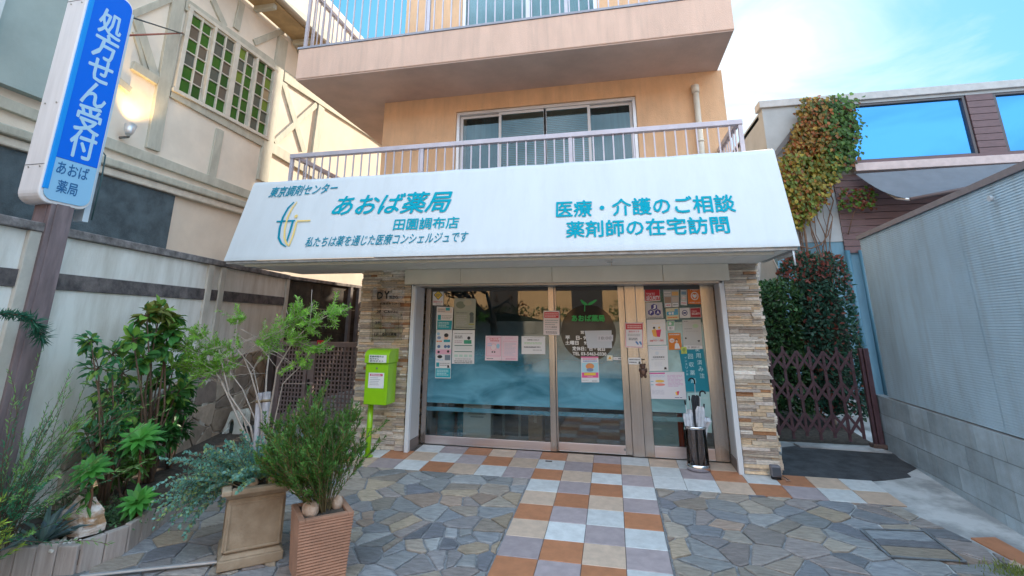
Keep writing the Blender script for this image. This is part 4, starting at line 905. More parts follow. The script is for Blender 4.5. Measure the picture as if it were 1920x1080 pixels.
mb = MB(); mb.box(X(922, 800, 1.3), X(1030, 800, 1.3), 1.345, 1.6, .036, .05); mb.box(X(922, 800, 1.3), X(1030, 800, 1.3), 1.345, 1.6, .40, .42); mb.make('shelf', flat((.1, .12, .12)), t)
cx0, cx1 = X(1216, 800, .8), X(1271, 800, .8)
t = thing('counter', 'pale aqua counter inside the side door with a handle slot', 'counter', ((cx0 + cx1) / 2, .85, .036))
mb = MB(); mb.box(cx0 - .05, cx1, .80, 1.2, .036, .52); mb.make('cabinet', flat((.30, .52, .52)), t); mb = MB(); mb.box(cx0 + .02, cx0 + .16, .797, .80, .33, .35); mb.make('handle_slot', flat((.5, .68, .68)), t)
t = thing('red_panel', 'narrow red panel standing beside the aqua counter inside the side door', 'panel', (cx1 + .03, .85, .036)); mb = MB(); mb.box(cx1 + .004, cx1 + .06, .79, 1.1, .036, .62); mb.make('panel', flat((.75, .10, .04)), t)
# little garden spotlight at the foot of the right pillar, drain grate in the tiles
p = ong(1457, 900); t = thing('spotlight', 'small grey ground spotlight at the foot of the right stone pillar', 'lamp', p)
mb = MB(); mb.box(p.x - .05, p.x + .05, p.y - .02, p.y + .07, p.z + .03, p.z + .14); mb.make('lamp_head', mat('grey_box', (.16, .16, .19), .5), t, .012)
mb = MB(); mb.box(p.x - .04, p.x + .04, p.y - .025, p.y - .021, p.z + .045, p.z + .125); mb.make('lens', mat('dark_lens', (.08, .09, .11), .15), t)
mb = MB(); mb.box(p.x - .045, p.x + .045, p.y, p.y + .05, p.z + .003, p.z + .03); mb.make('foot', M_dark, t)
mb = MB(); mb.tube([p + V((.05, .03, .03)), p + V((.09, .0, .012)), p + V((.08, -.05, .010)), p + V((.12, -.04, .012)), p + V((.10, .1, .01))], .006, 6); mb.make('cable', flat((.45, .30, .24)), t)
p = ong(1029, 865); t = thing('drain_cover', 'small black slotted drain cover let into a white tile before the door', 'drain', p)
mb = MB(); mb.box(p.x - .04, p.x + .04, p.y - .02, p.y + .02, p.z + .001, p.z + .005); mb.make('plate', flat((.05, .05, .055)), t); mb = MB(); mb.box(p.x - .035, p.x + .035, p.y - .004, p.y + .004, p.z + .0052, p.z + .007); mb.make('bar', flat((.25, .25, .26)), t)
# inspection cover inset with stone, right foreground; aluminium strip left foreground
q = [ong(*a) for a in ((1613, 994), (1733, 998), (1811, 1056), (1669, 1046))]; ctr = sum(q, V()) / 4
t = thing('inspection_cover', 'square stone inlaid inspection cover with steel frame in the flagstones at right', 'cover', ctr)
up_ = V((0, 0, .008)); mb = MB()
for i in range(4):
    a, b = q[i], q[(i + 1) % 4]; mb.beam(a + up_, b + up_, V((0, 0, 1)), .022, .006)
mb.make('frame', mat('zinc_frame', (.25, .27, .30), .5, .2, 20, metal=.5), t)
mb = MB(); ins = [ctr + (p - ctr) * .94 + up_ * 1.2 for p in q]
cuts = [0, .36, .62, 1]
for a, b in zip(cuts, cuts[1:]):
    P = lambda s, w: ins[0].lerp(ins[1], s).lerp(ins[3].lerp(ins[2], s), w)
    mb.prism([P(.015, b - .012), P(.985, b + .02 * (b < 1) - .012), P(.985, a + .02 * (a > 0) + .012), P(.015, a + .012)][::-1], (0, 0, 1), .008, 0, tuple(V(rnd.choice(pal)) * 1.1))
mb.make('stone_inlay', M_flag, t)
a, b = ong(150, 1082, .02), ong(398, 1056, .02); t = thing('metal_strip', 'long aluminium edging strip lying on the flagstones by the square planter', 'strip', (a + b) / 2)
mb = MB(); mb.beam(a, b + (b - a) * .1, V((0, 0, 1)), .035, .012); mb.make('bar', M_alu, t, .003)
mb = MB(); mb.beam(a + V((0, 0, .0122)), b + (b - a) * .1 + V((0, 0, .0122)), V((0, 0, 1)), .008, .003); mb.make('groove', flat((.3, .32, .36)), t)

# ================================================================== LEFT SIDE: boundary wall, lattice gate, house, sign
WA, WB = V((-3.755, -3.409, 0)), V((-4.872, 1.735, 0)); WD = (WB - WA).normalized(); WN = V((WD.y, -WD.x, 0))
if WN.x < 0: WN = -WN
def wp(x, y, off=0): return onp(x, y, WA + WN * off, WN)
def wq(p): p = V(p); return (p - WA).dot(WD), p.z
def wl_(s, z, off=0): return WA + WD * s + WN * off + V((0, 0, z))
s0, s1 = -1.6, (WB - WA).length
wall = thing('boundary_wall', 'long cream panelled boundary wall with weathered coping along the planting bed', 'wall', wl_(2, G(-1.5)))
M_wallc = mat('stained_cream_wall', (.60, .57, .52), .85, 0, 2.2, .3, 70, col2=(.82, .81, .78), stretch=(2.2, 2.2, .5), ramp=(.3, .6), detail=9)
M_weath = mat('weathered_coping', (.10, .09, .09), .9, 0, 7, .6, 40, col2=(.34, .31, .31), ramp=(.35, .68), detail=10)
def wslab(mb, a, b, z0, z1, o0, o1, m=0):
    mb.hexa([wl_(a, z0, o1), wl_(b, z0, o1), wl_(b, z0, o0), wl_(a, z0, o0), wl_(a, z1, o1), wl_(b, z1, o1), wl_(b, z1, o0), wl_(a, z1, o0)], m)
seams = [s0, .35, 2.9, 5.1, s1]
mb = MB()
for a, b in zip(seams, seams[1:]): wslab(mb, a + .004, b - .004, -.2, 1.93, -.15, 0); wslab(mb, a + .004, b - .004, 2.075, 2.40, -.15, 0)
mb.make('panel', M_wallc, wall)
mb = MB(); wslab(mb, s0, s1, 1.932, 2.073, -.15, .018); mb.make('band', mat('dark_weathered_band', (.055, .05, .055), .9, 0, 6, .6, 40, col2=(.20, .17, .17), ramp=(.35, .7)), wall)
mb = MB(); wslab(mb, s0, s1, 2.402, 2.48, -.2, .05); mb.make('coping', M_weath, wall, .01)
for s in (.3, 2.85, 3.15, s1 - .02):
    mb = MB(); wslab(mb, s - .06, s + .06, .2, 2.40, .0, .035); mb.make('pilaster', mat('pilaster_cream', (.55, .52, .47), .8, .12, 4), wall, .006)
# crazy-paving cladding low on the wall
mb = MB(); rr = []
sa = wq(wp(270, 720))[0] - .9; sb = s1 + .03
def stonefn(): pass
mb2 = MB(); palw = [(.36, .29, .23), (.44, .36, .29), (.30, .25, .21), (.40, .30, .22), (.34, .30, .27), (.48, .41, .34), (.27, .22, .19)]
flagstones(mb2, [(sa, -.1), (sb, -.1), (sb, 1.42), (sb - 1.3, 1.40), (sb - 2.2, 1.12), (sa, 1.0)], .42, 1.0, palw, lambda y: 0, .008)
mb.v = [wl_(p.x, p.y, .035 + p.z * 1.2) for p in mb2.v]; mb.f = mb2.f; mb.m = mb2.m; mb.c = mb2.c; mb.sm = mb2.sm
mb.make('stone_cladding', mat('wall_flagstone', (1, 1, 1), .85, .3, 7, .8, 30, tint=True, detail=9), wall)
# darker concrete wall continuing beside the shop
dk = thing('passage_wall', 'black stained concrete wall along the passage left of the stone pillar', 'wall', (-4.88, 3, 0))
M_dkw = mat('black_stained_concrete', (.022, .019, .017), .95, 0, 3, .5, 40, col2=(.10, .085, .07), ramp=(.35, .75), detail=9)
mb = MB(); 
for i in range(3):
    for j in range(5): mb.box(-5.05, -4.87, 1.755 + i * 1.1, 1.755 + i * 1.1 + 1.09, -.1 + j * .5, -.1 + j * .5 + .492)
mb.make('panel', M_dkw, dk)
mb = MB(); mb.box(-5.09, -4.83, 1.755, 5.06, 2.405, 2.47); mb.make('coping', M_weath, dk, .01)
for px in (651, 667):
    p = onx(px, 600, -4.86); mb = MB(); mb.box(-4.868, -4.80, p.y - .05, p.y + .05, 0, 2.40); mb.make('post', mat('grey_concrete_post', (.16, .14, .14), .8, .2, 6), dk)
# lattice gate
gt = thing('lattice_gate', 'taupe double gate with square lattice panels between wall and stone pillar', 'gate', (-3.6, 1.0, G(1)))
GY = .95; M_taupe = mat('taupe_paint', (.23, .18, .18), .5, .08, 5)
def gx(px): return ony(px, 660, GY).x
gz0, gz1 = .16, ony(600, 641, GY).z
for name, a, b, wl2 in (('gate_leaf', gx(520), gx(578), .09), ('gate_leaf', gx(580), -2.58, .11)):
    mb = MB(); mb.box(a, a + wl2, GY, GY + .05, gz0, gz1); mb.box(b - .06, b, GY, GY + .05, gz0, gz1); mb.box(a + wl2, b - .06, GY, GY + .05, gz1 - .075, gz1); mb.box(a + wl2, b - .06, GY, GY + .05, gz0, gz0 + .1)
    lf = mb.make(name, M_taupe, gt, .004)
    mb = MB(); w = b - .06 - a - wl2; n = max(3, round(w / .062)); hgt = gz1 - .075 - gz0 - .1; nv = round(hgt / .062)
    for i in range(1, n): x = a + wl2 + w * i / n; mb.box(x - .011, x + .011, GY + .012, GY + .026, gz0 + .1, gz1 - .075)
    for i in range(1, nv): z = gz0 + .1 + hgt * i / nv; mb.box(a + wl2, b - .06, GY + .027, GY + .038, z - .011, z + .011)
    mb.make('lattice', M_taupe, lf)
mb = MB(); mb.box(gx(503), gx(517), GY - .02, GY + .07, G(GY), gz1 + .02); mb.make('gate_post', mat('dark_taupe_paint', (.07, .055, .055), .5), gt, .004)
mb = MB(); p = gx(583); mb.box(p, p + .03, GY - .03, GY - .001, .62, .78); mb.make('latch', M_blk, gt, .004)
p0 = ony(595, 638, GY - .003); p1 = ony(607, 645, GY - .003); mb = MB(); mb.box(p0.x, p1.x, GY - .004, GY - .001, p1.z, p0.z); mb.make('red_sticker', flat((.6, .03, .05)), gt)
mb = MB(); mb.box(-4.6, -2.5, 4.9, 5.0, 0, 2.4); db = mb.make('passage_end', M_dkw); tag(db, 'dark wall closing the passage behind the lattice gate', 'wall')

# half-timbered house
HX = -5.6
def hp(x, y, off=0): return onx(x, y, HX + off)
hs = thing('half_timbered_house', 'cream half timbered house with green leaded window rising above the boundary wall', 'house', (HX - 2, 1, 0))
mb = MB(); mb.box(HX - 6, HX, -7, 11, 0, 9.5); mb.make('wall', mat('cream_plaster', (.76, .68, .58), .85, .08, 1.3, .2, 70), hs)
M_beam = mat('sage_timber', (.47, .46, .39), .7, .12, 3, .25, 40, stretch=(3, 3, 1))
HN = V((1, 0, 0))
beams = [((334, -10), (283, 281), 25, .05), ((318, 172), (494, 269), 17, .04), ((345, 8), (516, 126), 17, .045), ((529, 72), (489, 340), 19, .05), ((180, 262), (470, 368), 17, .06),
         ((513, 268), (592, 196), 11, .03), ((529, 150), (568, 283), 9, .028), ((530, 142), (720, 268), 15, .045), ((507, 277), (700, 395), 15, .045), ((411, 243), (393, 340), 15, .03),
         ((397, 0), (420, 50), 9, .028), ((475, 80), (530, 58), 12, .028), ((452, 5), (441, 55), 12, .03), ((254, 36), (290, 150), 15, .03), ((245, 122), (292, 152), 15, .045), ((246, 28), (318, -2), 14, .03), ((250, 60), (270, 130), 7, .025),
         ((600, 200), (585, 310), 12, .04), ((545, 60), (600, 180), 9, .028), ((530, 10), (640, 90), 15, .045), ((180, 120), (240, 170), 12, .04), ((-60, 170), (110, 236), 20, .05)]
for i, (a, b, wpx, d) in enumerate(beams):
    P, Q = hp(*a), hp(*b); mid = ((a[0] + b[0]) / 2, (a[1] + b[1]) / 2); L_ = math.hypot(b[0] - a[0], b[1] - a[1]); nx_, ny_ = -(b[1] - a[1]) / L_, (b[0] - a[0]) / L_
    t = (Q - P).normalized(); dv = hp(mid[0] + nx_ * wpx / 2, mid[1] + ny_ * wpx / 2) - hp(mid[0] - nx_ * wpx / 2, mid[1] - ny_ * wpx / 2); w = (dv - t * dv.dot(t)).length
    mb = MB(); mb.beam(P, Q, HN, w, d + i * .0007); mb.make('beam', M_beam, hs, .006)
# ledge under the band, eave
def hband(name, a, b, wpx, d, m, off=0):
    P, Q = hp(*a), hp(*b); w = abs((hp(b[0], b[1] + wpx / 2) - hp(b[0], b[1] - wpx / 2)).z); mb = MB(); mb.beam(P + HN * off, Q + HN * off, HN, w, d); return mb.make(name, m, hs, .01)
z_l = hp(463, 390).z
mb = MB(); mb.box(HX + .001, HX + .16, -6.5, 6, z_l - .05, z_l + .06); mb.make('ledge', M_beam, hs, .02)
mb = MB(); mb.box(HX + .001, HX + .10, -6.5, 6, z_l - .16, z_l - .052); mb.make('ledge_moulding', mat('pale_moulding', (.70, .66, .58), .7, .1), hs, .02)
ze = hp(500, 38).z
mb = MB(); mb.box(HX + .05, HX + .55, -7, 11, ze + .02, ze + .10); mb.make('eave_board', mat('ochre_eave', (.42, .30, .16), .7, .2, 3), hs, .01)
mb = MB(); mb.tube([(HX + .60, -7, ze + .08), (HX + .60, 11, ze + .08)], .06, 10); mb.make('gutter', mat('brown_gutter', (.32, .25, .18), .5), hs)
for k in range(14):
    y = -6.5 + k * 1.2; mb = MB(); mb.box(HX + .052, HX + .50, y, y + .09, ze - .08, ze + .018); mb.make('rafter_end', M_beam, hs)
# slate blue panel at the foot
mb = MB(); y1 = hp(318, 400).y; zt_ = z_l - .17; mb.box(HX + .001, HX + .05, -7, y1, 1.5, zt_); mb.make('slate_panel', mat('slate_render', (.075, .105, .125), .85, .3, 5, .5, 60), hs)
ya, yb = hp(30, 120).y, hp(128, 40).y
mb = MB(); mb.box(HX + .001, HX + .12, -7, yb + .1, z_l + .5, 9.4); mb.make('teal_wall_panel', mat('teal_grey_render', (.36, .44, .43), .85, .1, 1.5, .2, 60), hs)
mb = MB(); mb.box(HX + .122, HX + .2, -7, ya - .35, z_l + .8, 9.3); mb.make('pale_wall_panel', mat('pale_blue_render', (.60, .66, .68), .85, .06, 1.5), hs)
# leaded window: four casements, each two columns by six rows
TL, TR, BR, BL = hp(353, 24), hp(514, 130), hp(494, 262), hp(325, 160)
ys0, ys1 = (TL.y + BL.y) / 2, (TR.y + BR.y) / 2; zt1, zb1 = (TL.z + TR.z) / 2, (BL.z + BR.z) / 2
M_lead = mat('pale_window_frame', (.62, .58, .50), .6, .08)
mb = MB(); fw = .06
mb.box(HX + .002, HX + .075, ys0 - fw, ys1 + fw, zt1, zt1 + fw); mb.box(HX + .002, HX + .075, ys0 - fw, ys1 + fw, zb1 - fw, zb1)
for k in range(5):
    y = ys0 + (ys1 - ys0) * k / 4; w = .075 if k in (0, 4) else (.11 if k == 2 else .05); mb.box(HX + .002, HX + .075, y - w / 2, y + w / 2, zb1, zt1)
lw = mb.make('leaded_window', M_lead, hs, .005)
gcol = [(.04, .14, .02), (.17, .25, .04), (.12, .13, .11), (.16, .13, .10), (.03, .10, .02), (.40, .31, .19), (.05, .055, .05)]
M_panes = mat('stained_glass', (1, 1, 1), .25, .15, 6, tint=True, spec=.25)
for k in range(4):
    a, b = ys0 + (ys1 - ys0) * k / 4 + .055, ys0 + (ys1 - ys0) * (k + 1) / 4 - .055; mb = MB(); mg = MB()
    for c in range(2):
        for r in range(6):
            p0, p1 = a + (b - a) * c / 2, a + (b - a) * (c + 1) / 2; q0, q1 = zb1 + (zt1 - zb1) * r / 6, zb1 + (zt1 - zb1) * (r + 1) / 6
            cc_ = gcol[rnd.choice([0, 4, 1, 0]) if (r + c) % 2 else rnd.choice([2, 3, 5, 0, 2])]
            mb.box(HX + .012, HX + .018, p0 + .006, p1 - .006, q0 + .006, q1 - .006, 0, cc_)
    mb.make('casement_glass', M_panes, lw)
    mg.box(HX + .02, HX + .05, (a + b) / 2 - .014, (a + b) / 2 + .014, zb1, zt1)
    for r in range(1, 6): q = zb1 + (zt1 - zb1) * r / 6; mg.box(HX + .02, HX + .042, a, (a + b) / 2 - .014, q - .009, q + .009); mg.box(HX + .02, HX + .042, (a + b) / 2 + .014, b, q - .009, q + .009)
    mg.make('glazing_bars', M_lead, lw)
# floodlight on the house, its warm light on the plaster
p = hp(243, 243, .18); fld = thing('floodlight', 'small silver floodlight on the half timbered house lighting the plaster', 'lamp', hp(232, 252))
mb = MB(); mb.tube([hp(225, 258), hp(225, 258) + V((.14, 0, 0)), p], .02, 8); mb.make('bracket', mat('dark_grey_metal', (.16, .17, .18), .5), fld)
mb = MB(); d = V((-.25, .25, .9)).normalized(); mb.tube([p - d * .09, p - d * .03, p + d * .07], [.035, .06, .075], 14); mb.make('lamp_head', M_alu, fld)
ld = bpy.data.lights.new('floodlight_bulb', 'SPOT'); ld.energy = 12; ld.color = (1, .62, .22); ld.spot_size = R_(95); ld.spot_blend = .8; ld.shadow_soft_size = .05
lo = bpy.data.objects.new('floodlight_bulb', ld); C.objects.link(lo); lo.location = p + d * .1 + V((.05, 0, 0)); lo.rotation_euler = (-d).to_track_quat('Z', 'Y').to_euler()

# ------------------------------------------------------------------ projecting sign on its post
SXF = -3.75                                  # plane of the blue face
sy0, sy1 = onx(78, 372, SXF).y, onx(166, 388, SXF).y; sz0, sz1 = onx(120, 380, SXF).z, onx(215, 10, SXF).z + .12
sw = .24
sg = thing('pharmacy_sign', 'tall blue and white illuminated box sign on a brown post beside the shop', 'sign', (SXF - sw / 2, sy0 + .12, G(-2.9)))
def rrect(x, ya, yb, za, zb, r, rc=(1, 1, 1, 1)):
    pts = []
    for (cy_, cz_, a0, on) in ((yb - r, za + r, -90, rc[0]), (yb - r, zb - r, 0, rc[1]), (ya + r, zb - r, 90, rc[2]), (ya + r, za + r, 180, rc[3])):
        for a in range(0, 91, 15):
            an = R_(a0 + a); pts.append(V((x, cy_ + r * math.cos(an), cz_ + r * math.sin(an))))
    return pts
mb = MB(); mb.prism(rrect(SXF - .012, sy0 - .03, sy1 + .02, sz0 - .03, sz1 + .03, .10), (1, 0, 0), sw)
mb.make('casing', mat('white_sign_casing', (.80, .79, .82), .4, .06, 3, stretch=(4, 4, .4)), sg, .012)
M_face = mat('blue_acrylic', (.0, .15, .80), .4, spec=.2); M_face2 = mat('pale_blue_acrylic', (.28, .55, .80), .4, spec=.2)
zs = onx(136, 302, SXF).z
def face_part(za, zb, top, m, nm, x):
    poly = rrect(x, sy0, sy1, za, zb, .085)
    if top: poly = [p for i, p in enumerate(poly) if 7 <= i < 21]; poly = [V((x, sy0, za)), V((x, sy1, za))] + poly
    else: poly = [p for i, p in enumerate(poly) if i < 7 or i >= 21]; poly = poly[7:] + poly[:7]; poly += [V((x, sy1, zb)), V((x, sy0, zb))]
    mb = MB(); mb.prism(poly, (1, 0, 0), .01); return mb.make(nm, m, sg)
face_part(zs, sz1, True, M_face, 'face_panel', SXF); face_part(sz0, zs - .004, False, M_face2, 'face_panel', SXF)
mb = MB(); mb.box(SXF - .02, SXF + .004, sy0 - .012, sy0 + .03, sz0 + .09, sz1 - .05); mb.make('face_trim', mat('bright_blue_trim', (.01, .30, .85), .4, spec=.2), sg, .004)
M_let = mat('light_blue_letters', (.42, .66, .86), .4)
yc = (sy0 + sy1) / 2 + .025; zt0, ztn = onx(208, 46, SXF).z, onx(151, 270, SXF).z
ch = .265; cw = .225
for i, s in enumerate('処方せん受付'):
    z = zt0 + (ztn - zt0) * i / 5; mb = MB(); hh = ch * (.88 if s in 'せん' else 1)
    text(mb, s, (SXF + .002, yc - cw / 2, z - hh / 2), (0, cw, 0), (0, 0, hh), None, 0, 0, .016); mb.make('lettering', M_let, sg)
for s, px, py in (('あおば', 137, 321), ('薬局', 126, 353)):
    c0 = onx(px, py, SXF); w = .27 if len(s) == 3 else .17; mb = MB(); text(mb, s, (SXF + .002, c0.y - w / 2, c0.z - .055), (0, w, 0), (0, 0, .115), None, 0, 0, .01); mb.make('lettering', mat('deep_blue_letters', (.005, .12, .33), .4), sg)
mb = MB(); mb.box(SXF - sw + .06, SXF - .07, sy1 + .0215, sy1 + .075, sz0 - .12, sz1 - .05); mb.make('back_plate', mat('pale_back_plate', (.58, .68, .78), .5, .05), sg)
for z in (sz0 + .28, (sz0 + sz1) / 2 - .2, sz1 - .25):
    for x in (SXF - .06, SXF - .19):
        mb = MB(); mb.tube([(x, sy0 - .028, z), (x, sy0 - .036, z)], .008, 8); mb.make('rivet', M_screw, sg)
for z in (sz0 + .30, sz1 - .22):
    mb = MB(); mb.box(SXF - sw - .008, SXF - .02, sy0 - .0325, sy0 - .0301, z, z + .006); mb.make('seam', mat('dark_seam', (.2, .2, .22), .5), sg)
PX, PY = SXF - sw / 2 + .01, sy0 + .19
mb = MB(); mb.box(PX - .095, PX + .095, PY - .095, PY + .095, G(PY) - .1, sz0 - .02); mb.box(PX - .055, PX + .055, PY - .103, PY - .0955, G(PY), sz0 - .02); mb.box(PX + .0955, PX + .103, PY - .055, PY + .055, G(PY), sz0 - .02)
mb.make('post', mat('brown_painted_post', (.19, .145, .155), .5, .3, 3, .2, 40, stretch=(3, 3, .6)), sg, .012)
# stay wire, red rod and cable
t = thing('stay_wire', 'dark stay wire from the top of the blue sign to the house', 'cable', (SXF, sy1, sz1)); mb = MB(); mb.tube([V((SXF - .1, sy1 + .02, onx(212, 2, SXF).z)), hp(345, 64, .06)], .010, 6); mb.make('wire', flat((.05, .06, .07)), t)
t = thing('stay_rod', 'rusty red stay rod between the blue sign and the house', 'rod', (SXF, sy1, onx(243, 58, SXF).z)); mb = MB(); mb.tube([V((SXF - .1, sy1 + .076, onx(243, 58, SXF).z)), hp(342, 62, .06)], .012, 6); mb.make('rod', mat('rusty_rod', (.36, .12, .08), .8, .3, 20), t)
t = thing('sign_cable', 'black cable sagging along the edge of the blue sign', 'cable', (SXF - .05, sy1 + .08, sz0)); mb = MB(); mb.tube([(SXF - .04, sy1 + .08, sz0 - .1), (SXF - .03, sy1 + .083, sz0 + .3), (SXF - .05, sy1 + .085, sz0 + .55), (SXF - .10, sy1 + .08, sz0 + .6), (SXF - .16, sy1 + .08, sz0 + .58)], .007, 6); mb.make('cord', flat((.03, .08, .09)), t)
# thin wire trellis behind the post
t = thing('wire_trellis', 'thin dark wire trellis ladder standing behind the brown sign post', 'trellis', ong(150, 860)); mb = MB()
TY = -1.9
for xs_ in ((190, 470, 135, 800), (175, 470, 120, 800)): mb.tube([ony(xs_[0], xs_[1], TY), ony(xs_[2], xs_[3], TY)], .007, 5)
for k in range(12): f = k / 11; mb.tube([ony(190 - 55 * f, 470 + 330 * f, TY), ony(175 - 55 * f, 474 + 330 * f, TY)], .005, 5)
mb.make('wires', flat((.06, .07, .08)), t)

# ------------------------------------------------------------------ timber edging of the planting bed: a row of upright boards
M_log = mat('weathered_boards', (.34, .29, .27), .85, 0, 3, .6, 40, col2=(.52, .47, .46), stretch=(9, 9, .8), ramp=(.3, .7))
ed = thing('timber_edging', 'low edging of upright weathered boards round the planting bed', 'edging', (LOGS[3][0], LOGS[3][1], G(LOGS[3][1])))
m2 = MB()
for (a, b) in zip(LOGS, LOGS[1:]):
    a, b = V((a[0], a[1], 0)), V((b[0], b[1], 0)); l = (b - a).length; n = max(1, round(l / .15)); t = (b - a).normalized(); q = V((t.y, -t.x, 0))
    for k in range(n):
        c0 = a + t * l * (k + .5) / n; w = l / n / 2 - .003; h = u(.185, .21) - (.06 if c0.y > -2.3 else 0)
        m2.obox(c0 + V((0, 0, G(c0.y) + h / 2 - .03)), t * w, q * u(.024, .03), V((0, 0, h / 2 + .03)))
m2.make('boards', M_log, ed, .008)

# ================================================================== RIGHT SIDE
KA, KB = V((4.376, 1.6, 0)), V((4.20, -1.5, 0)); KD = (KB - KA).normalized(); KN = V((-KD.y, KD.x, 0))
if KN.x > 0: KN = -KN                     # faces the forecourt
def kl(s, z, off=0): return KA + KD * s - KN * off + V((0, 0, z))
klen = 6.2
bw = thing('block_wall', 'low grey concrete block wall along the right edge of the forecourt', 'wall', kl(2, G(-.5)))
M_blk_w = mat('grey_block', (1, 1, 1), .9, .28, 3, .6, 90, tint=True, detail=9, stretch=(1, 1, 1.6), streak=.35)
mb = MB(); hts = [-.25, .06, .285, .51, .735]
for r in range(4):
    s = -(.2 * (r % 2)) - .6
    while s < klen:
        a, b = max(-.1, s + .003), s + .397
        if b < 0: s += .4; continue
        c = V((.46, .57, .65)) * u(.78, 1.18); jj = u(0, .002)
        mb.hexa([kl(a, hts[r] + .003, 0 - jj), kl(b, hts[r] + .003, 0 - jj), kl(b, hts[r] + .003, .12), kl(a, hts[r] + .003, .12), kl(a, hts[r + 1] - .003, 0 - jj), kl(b, hts[r + 1] - .003, 0 - jj), kl(b, hts[r + 1] - .003, .12), kl(a, hts[r + 1] - .003, .12)], 0, tuple(c)); s += .4
mb.make('blocks', M_blk_w, bw)
mb = MB(); mb.hexa([kl(-.1, -.25, .006), kl(klen, -.25, .006), kl(klen, -.25, .114), kl(-.1, -.25, .114), kl(-.1, .733, .006), kl(klen, .733, .006), kl(klen, .733, .114), kl(-.1, .733, .114)]); mb.make('mortar', mat('grey_mortar', (.25, .26, .27), .95, .2, 12), bw)
# pale ribbed siding above it
sd_ = thing('siding_wall', 'pale grey finely ribbed metal siding wall standing on the low block wall', 'wall', kl(2, .74, .1))
M_side = mat('pale_ribbed_siding', (.50, .66, .78), .6, .12, 1.0, .15, 60, detail=9, stretch=(1.5, 1.5, .8), streak=.28)
def ztop(s): return 2.825 + .018 * (s - .5)
mb = MB(); ribs_n = 88; SO = .035
for (a, b) in ((.22, 2.40), (2.408, klen)):
    vs = []; 
    for k in range(ribs_n + 1):
        f = k / ribs_n
        for dz, off in ((0.0, SO), (.55, SO), (.6, SO + .007), (.95, SO + .007)):
            ff = min(1, (k + dz) / ribs_n)
            for s in (a, b): vs.append(kl(s, .745 + (ztop(s) - .03 - .745) * ff, off))
    nr = len(vs) // 2
    mb.idx(vs, [(2 * i, 2 * i + 1, 2 * i + 3, 2 * i + 2) for i in range(nr - 1)])
mb.hexa([kl(.22, .742, SO + .01), kl(klen, .742, SO + .01), kl(klen, .742, .5), kl(.22, .742, .5), kl(.22, ztop(.22) - .03, SO + .01), kl(klen, ztop(klen) - .03, SO + .01), kl(klen, ztop(klen) - .03, .5), kl(.22, ztop(.22) - .03, .5)])
mb.make('siding', M_side, sd_)
mb = MB(); mb.hexa([kl(.19, ztop(.19) - .028, .01), kl(klen, ztop(klen) - .028, .01), kl(klen, ztop(klen) - .028, .55), kl(.19, ztop(.19) - .028, .55), kl(.19, ztop(.19) + .03, .01), kl(klen, ztop(klen) + .03, .01), kl(klen, ztop(klen) + .03, .55), kl(.19, ztop(.19) + .03, .55)]); mb.make('cap', mat('brown_grey_cap', (.20, .18, .20), .5, .1), sd_)
p = onp(1862, 372, KA, KN); mb = MB(); mb.tube([p - KN * -.005, p + KN * .03], .025, 10); mb.make('vent_cap', mat('pale_cap', (.5, .55, .6), .5), sd_)
p = onp(1790, 780, KA, KN); mb = MB(); mb.make
# modern building behind
MY = 5.0
mbld = thing('modern_building', 'brown boarded modern building with big reflecting windows and grey parapet behind the siding wall', 'building', (8, MY + 2, .3))
def m(x, y, Y=MY): return ony(x, y, Y)
zr = m(1600, 178).z; xl = m(1436, 260).x
M_brown = mat('purple_brown_boards', (.135, .085, .095), .6, .15, 5, .1, 60, stretch=(1, 1, 8)); M_para = mat('grey_parapet', (.36, .40, .43), .6, .1, 2)
zw1, zw0 = m(1700, 187).z, m(1715, 297).z; wx = [m(1592, 250).x, m(1822, 230).x, m(1876, 230).x, 16]
mb = MB(); mb.box(xl, wx[0], MY, MY + .2, 3.3, zr - .15); mb.box(wx[0], 17, MY, MY + .2, zw1, zr - .15); mb.box(xl, xl + .2, MY + .2, 14, 0.2, zr - .15); mb.box(xl + .2, 17, 13.8, 14, .2, zr - .15)
mb.make('upper_wall', M_para, mbld)
mb = MB(); mb.box(xl - .06, 17.1, MY - .06, MY + .3, zr - .148, zr + .02); mb.make('parapet', mat('parapet_cap', (.42, .43, .44), .5, .1), mbld, .01)
mb = MB(); mb.box(xl, 17, MY + .3, 14, zr - .3, zr - .2); mb.make('roof', mat('flat_roof', (.3, .3, .3), .9), mbld)
mb = MB(); nb = 9
for k in range(nb): mb.box(wx[1] + .01, wx[2] - .01, MY - .004, MY + .15, zw0 + (zw1 - zw0) * k / nb + .006, zw0 + (zw1 - zw0) * (k + 1) / nb - .006)
mb.make('board_panel', M_brown, mbld)
M_skyg = bpy.data.materials.new('blue_mirror_glass'); M_skyg.use_nodes = True; b = M_skyg.node_tree.nodes['Principled BSDF']; b.inputs['Base Color'].default_value = (.05, .21, .46, 1); b.inputs['Metallic'].default_value = .85; b.inputs['Roughness'].default_value = .03
for a, b in ((wx[0], wx[1]), (wx[2], wx[3])):
    w = wbox('window', a + .004, b - .004, zw0, zw1, MY + .02, .05, .12, mbld, mat('dark_window_frame', (.07, .065, .075), .4))
    mb = MB(); mb.box(a + .055, b - .055, MY + .08, MY + .09, zw0 + .052, zw1 - .052); mb.make('pane', M_skyg, w)
zl1, zl0 = m(1750, 303).z, m(1750, 318).z
mb = MB(); mb.box(wx[0] - .1, 17, MY - .22, MY - .002, zl0, zl1); mb.make('ledge', mat('pale_pink_ledge', (.50, .42, .42), .5, .1), mbld, .008)
mb = MB(); mb.box(wx[0] - .1, 17, MY - .10, MY - .004, zl1 + .002, zw0 - .004); mb.make('sill_board', M_brown, mbld)
mb = MB(); k = 0; z = 3.05
xb0 = m(1572, 400).x
while z < zl0 - .12: mb.box(xb0, 17, MY - .03, MY + .1, z + .006, z + .134); z += .14
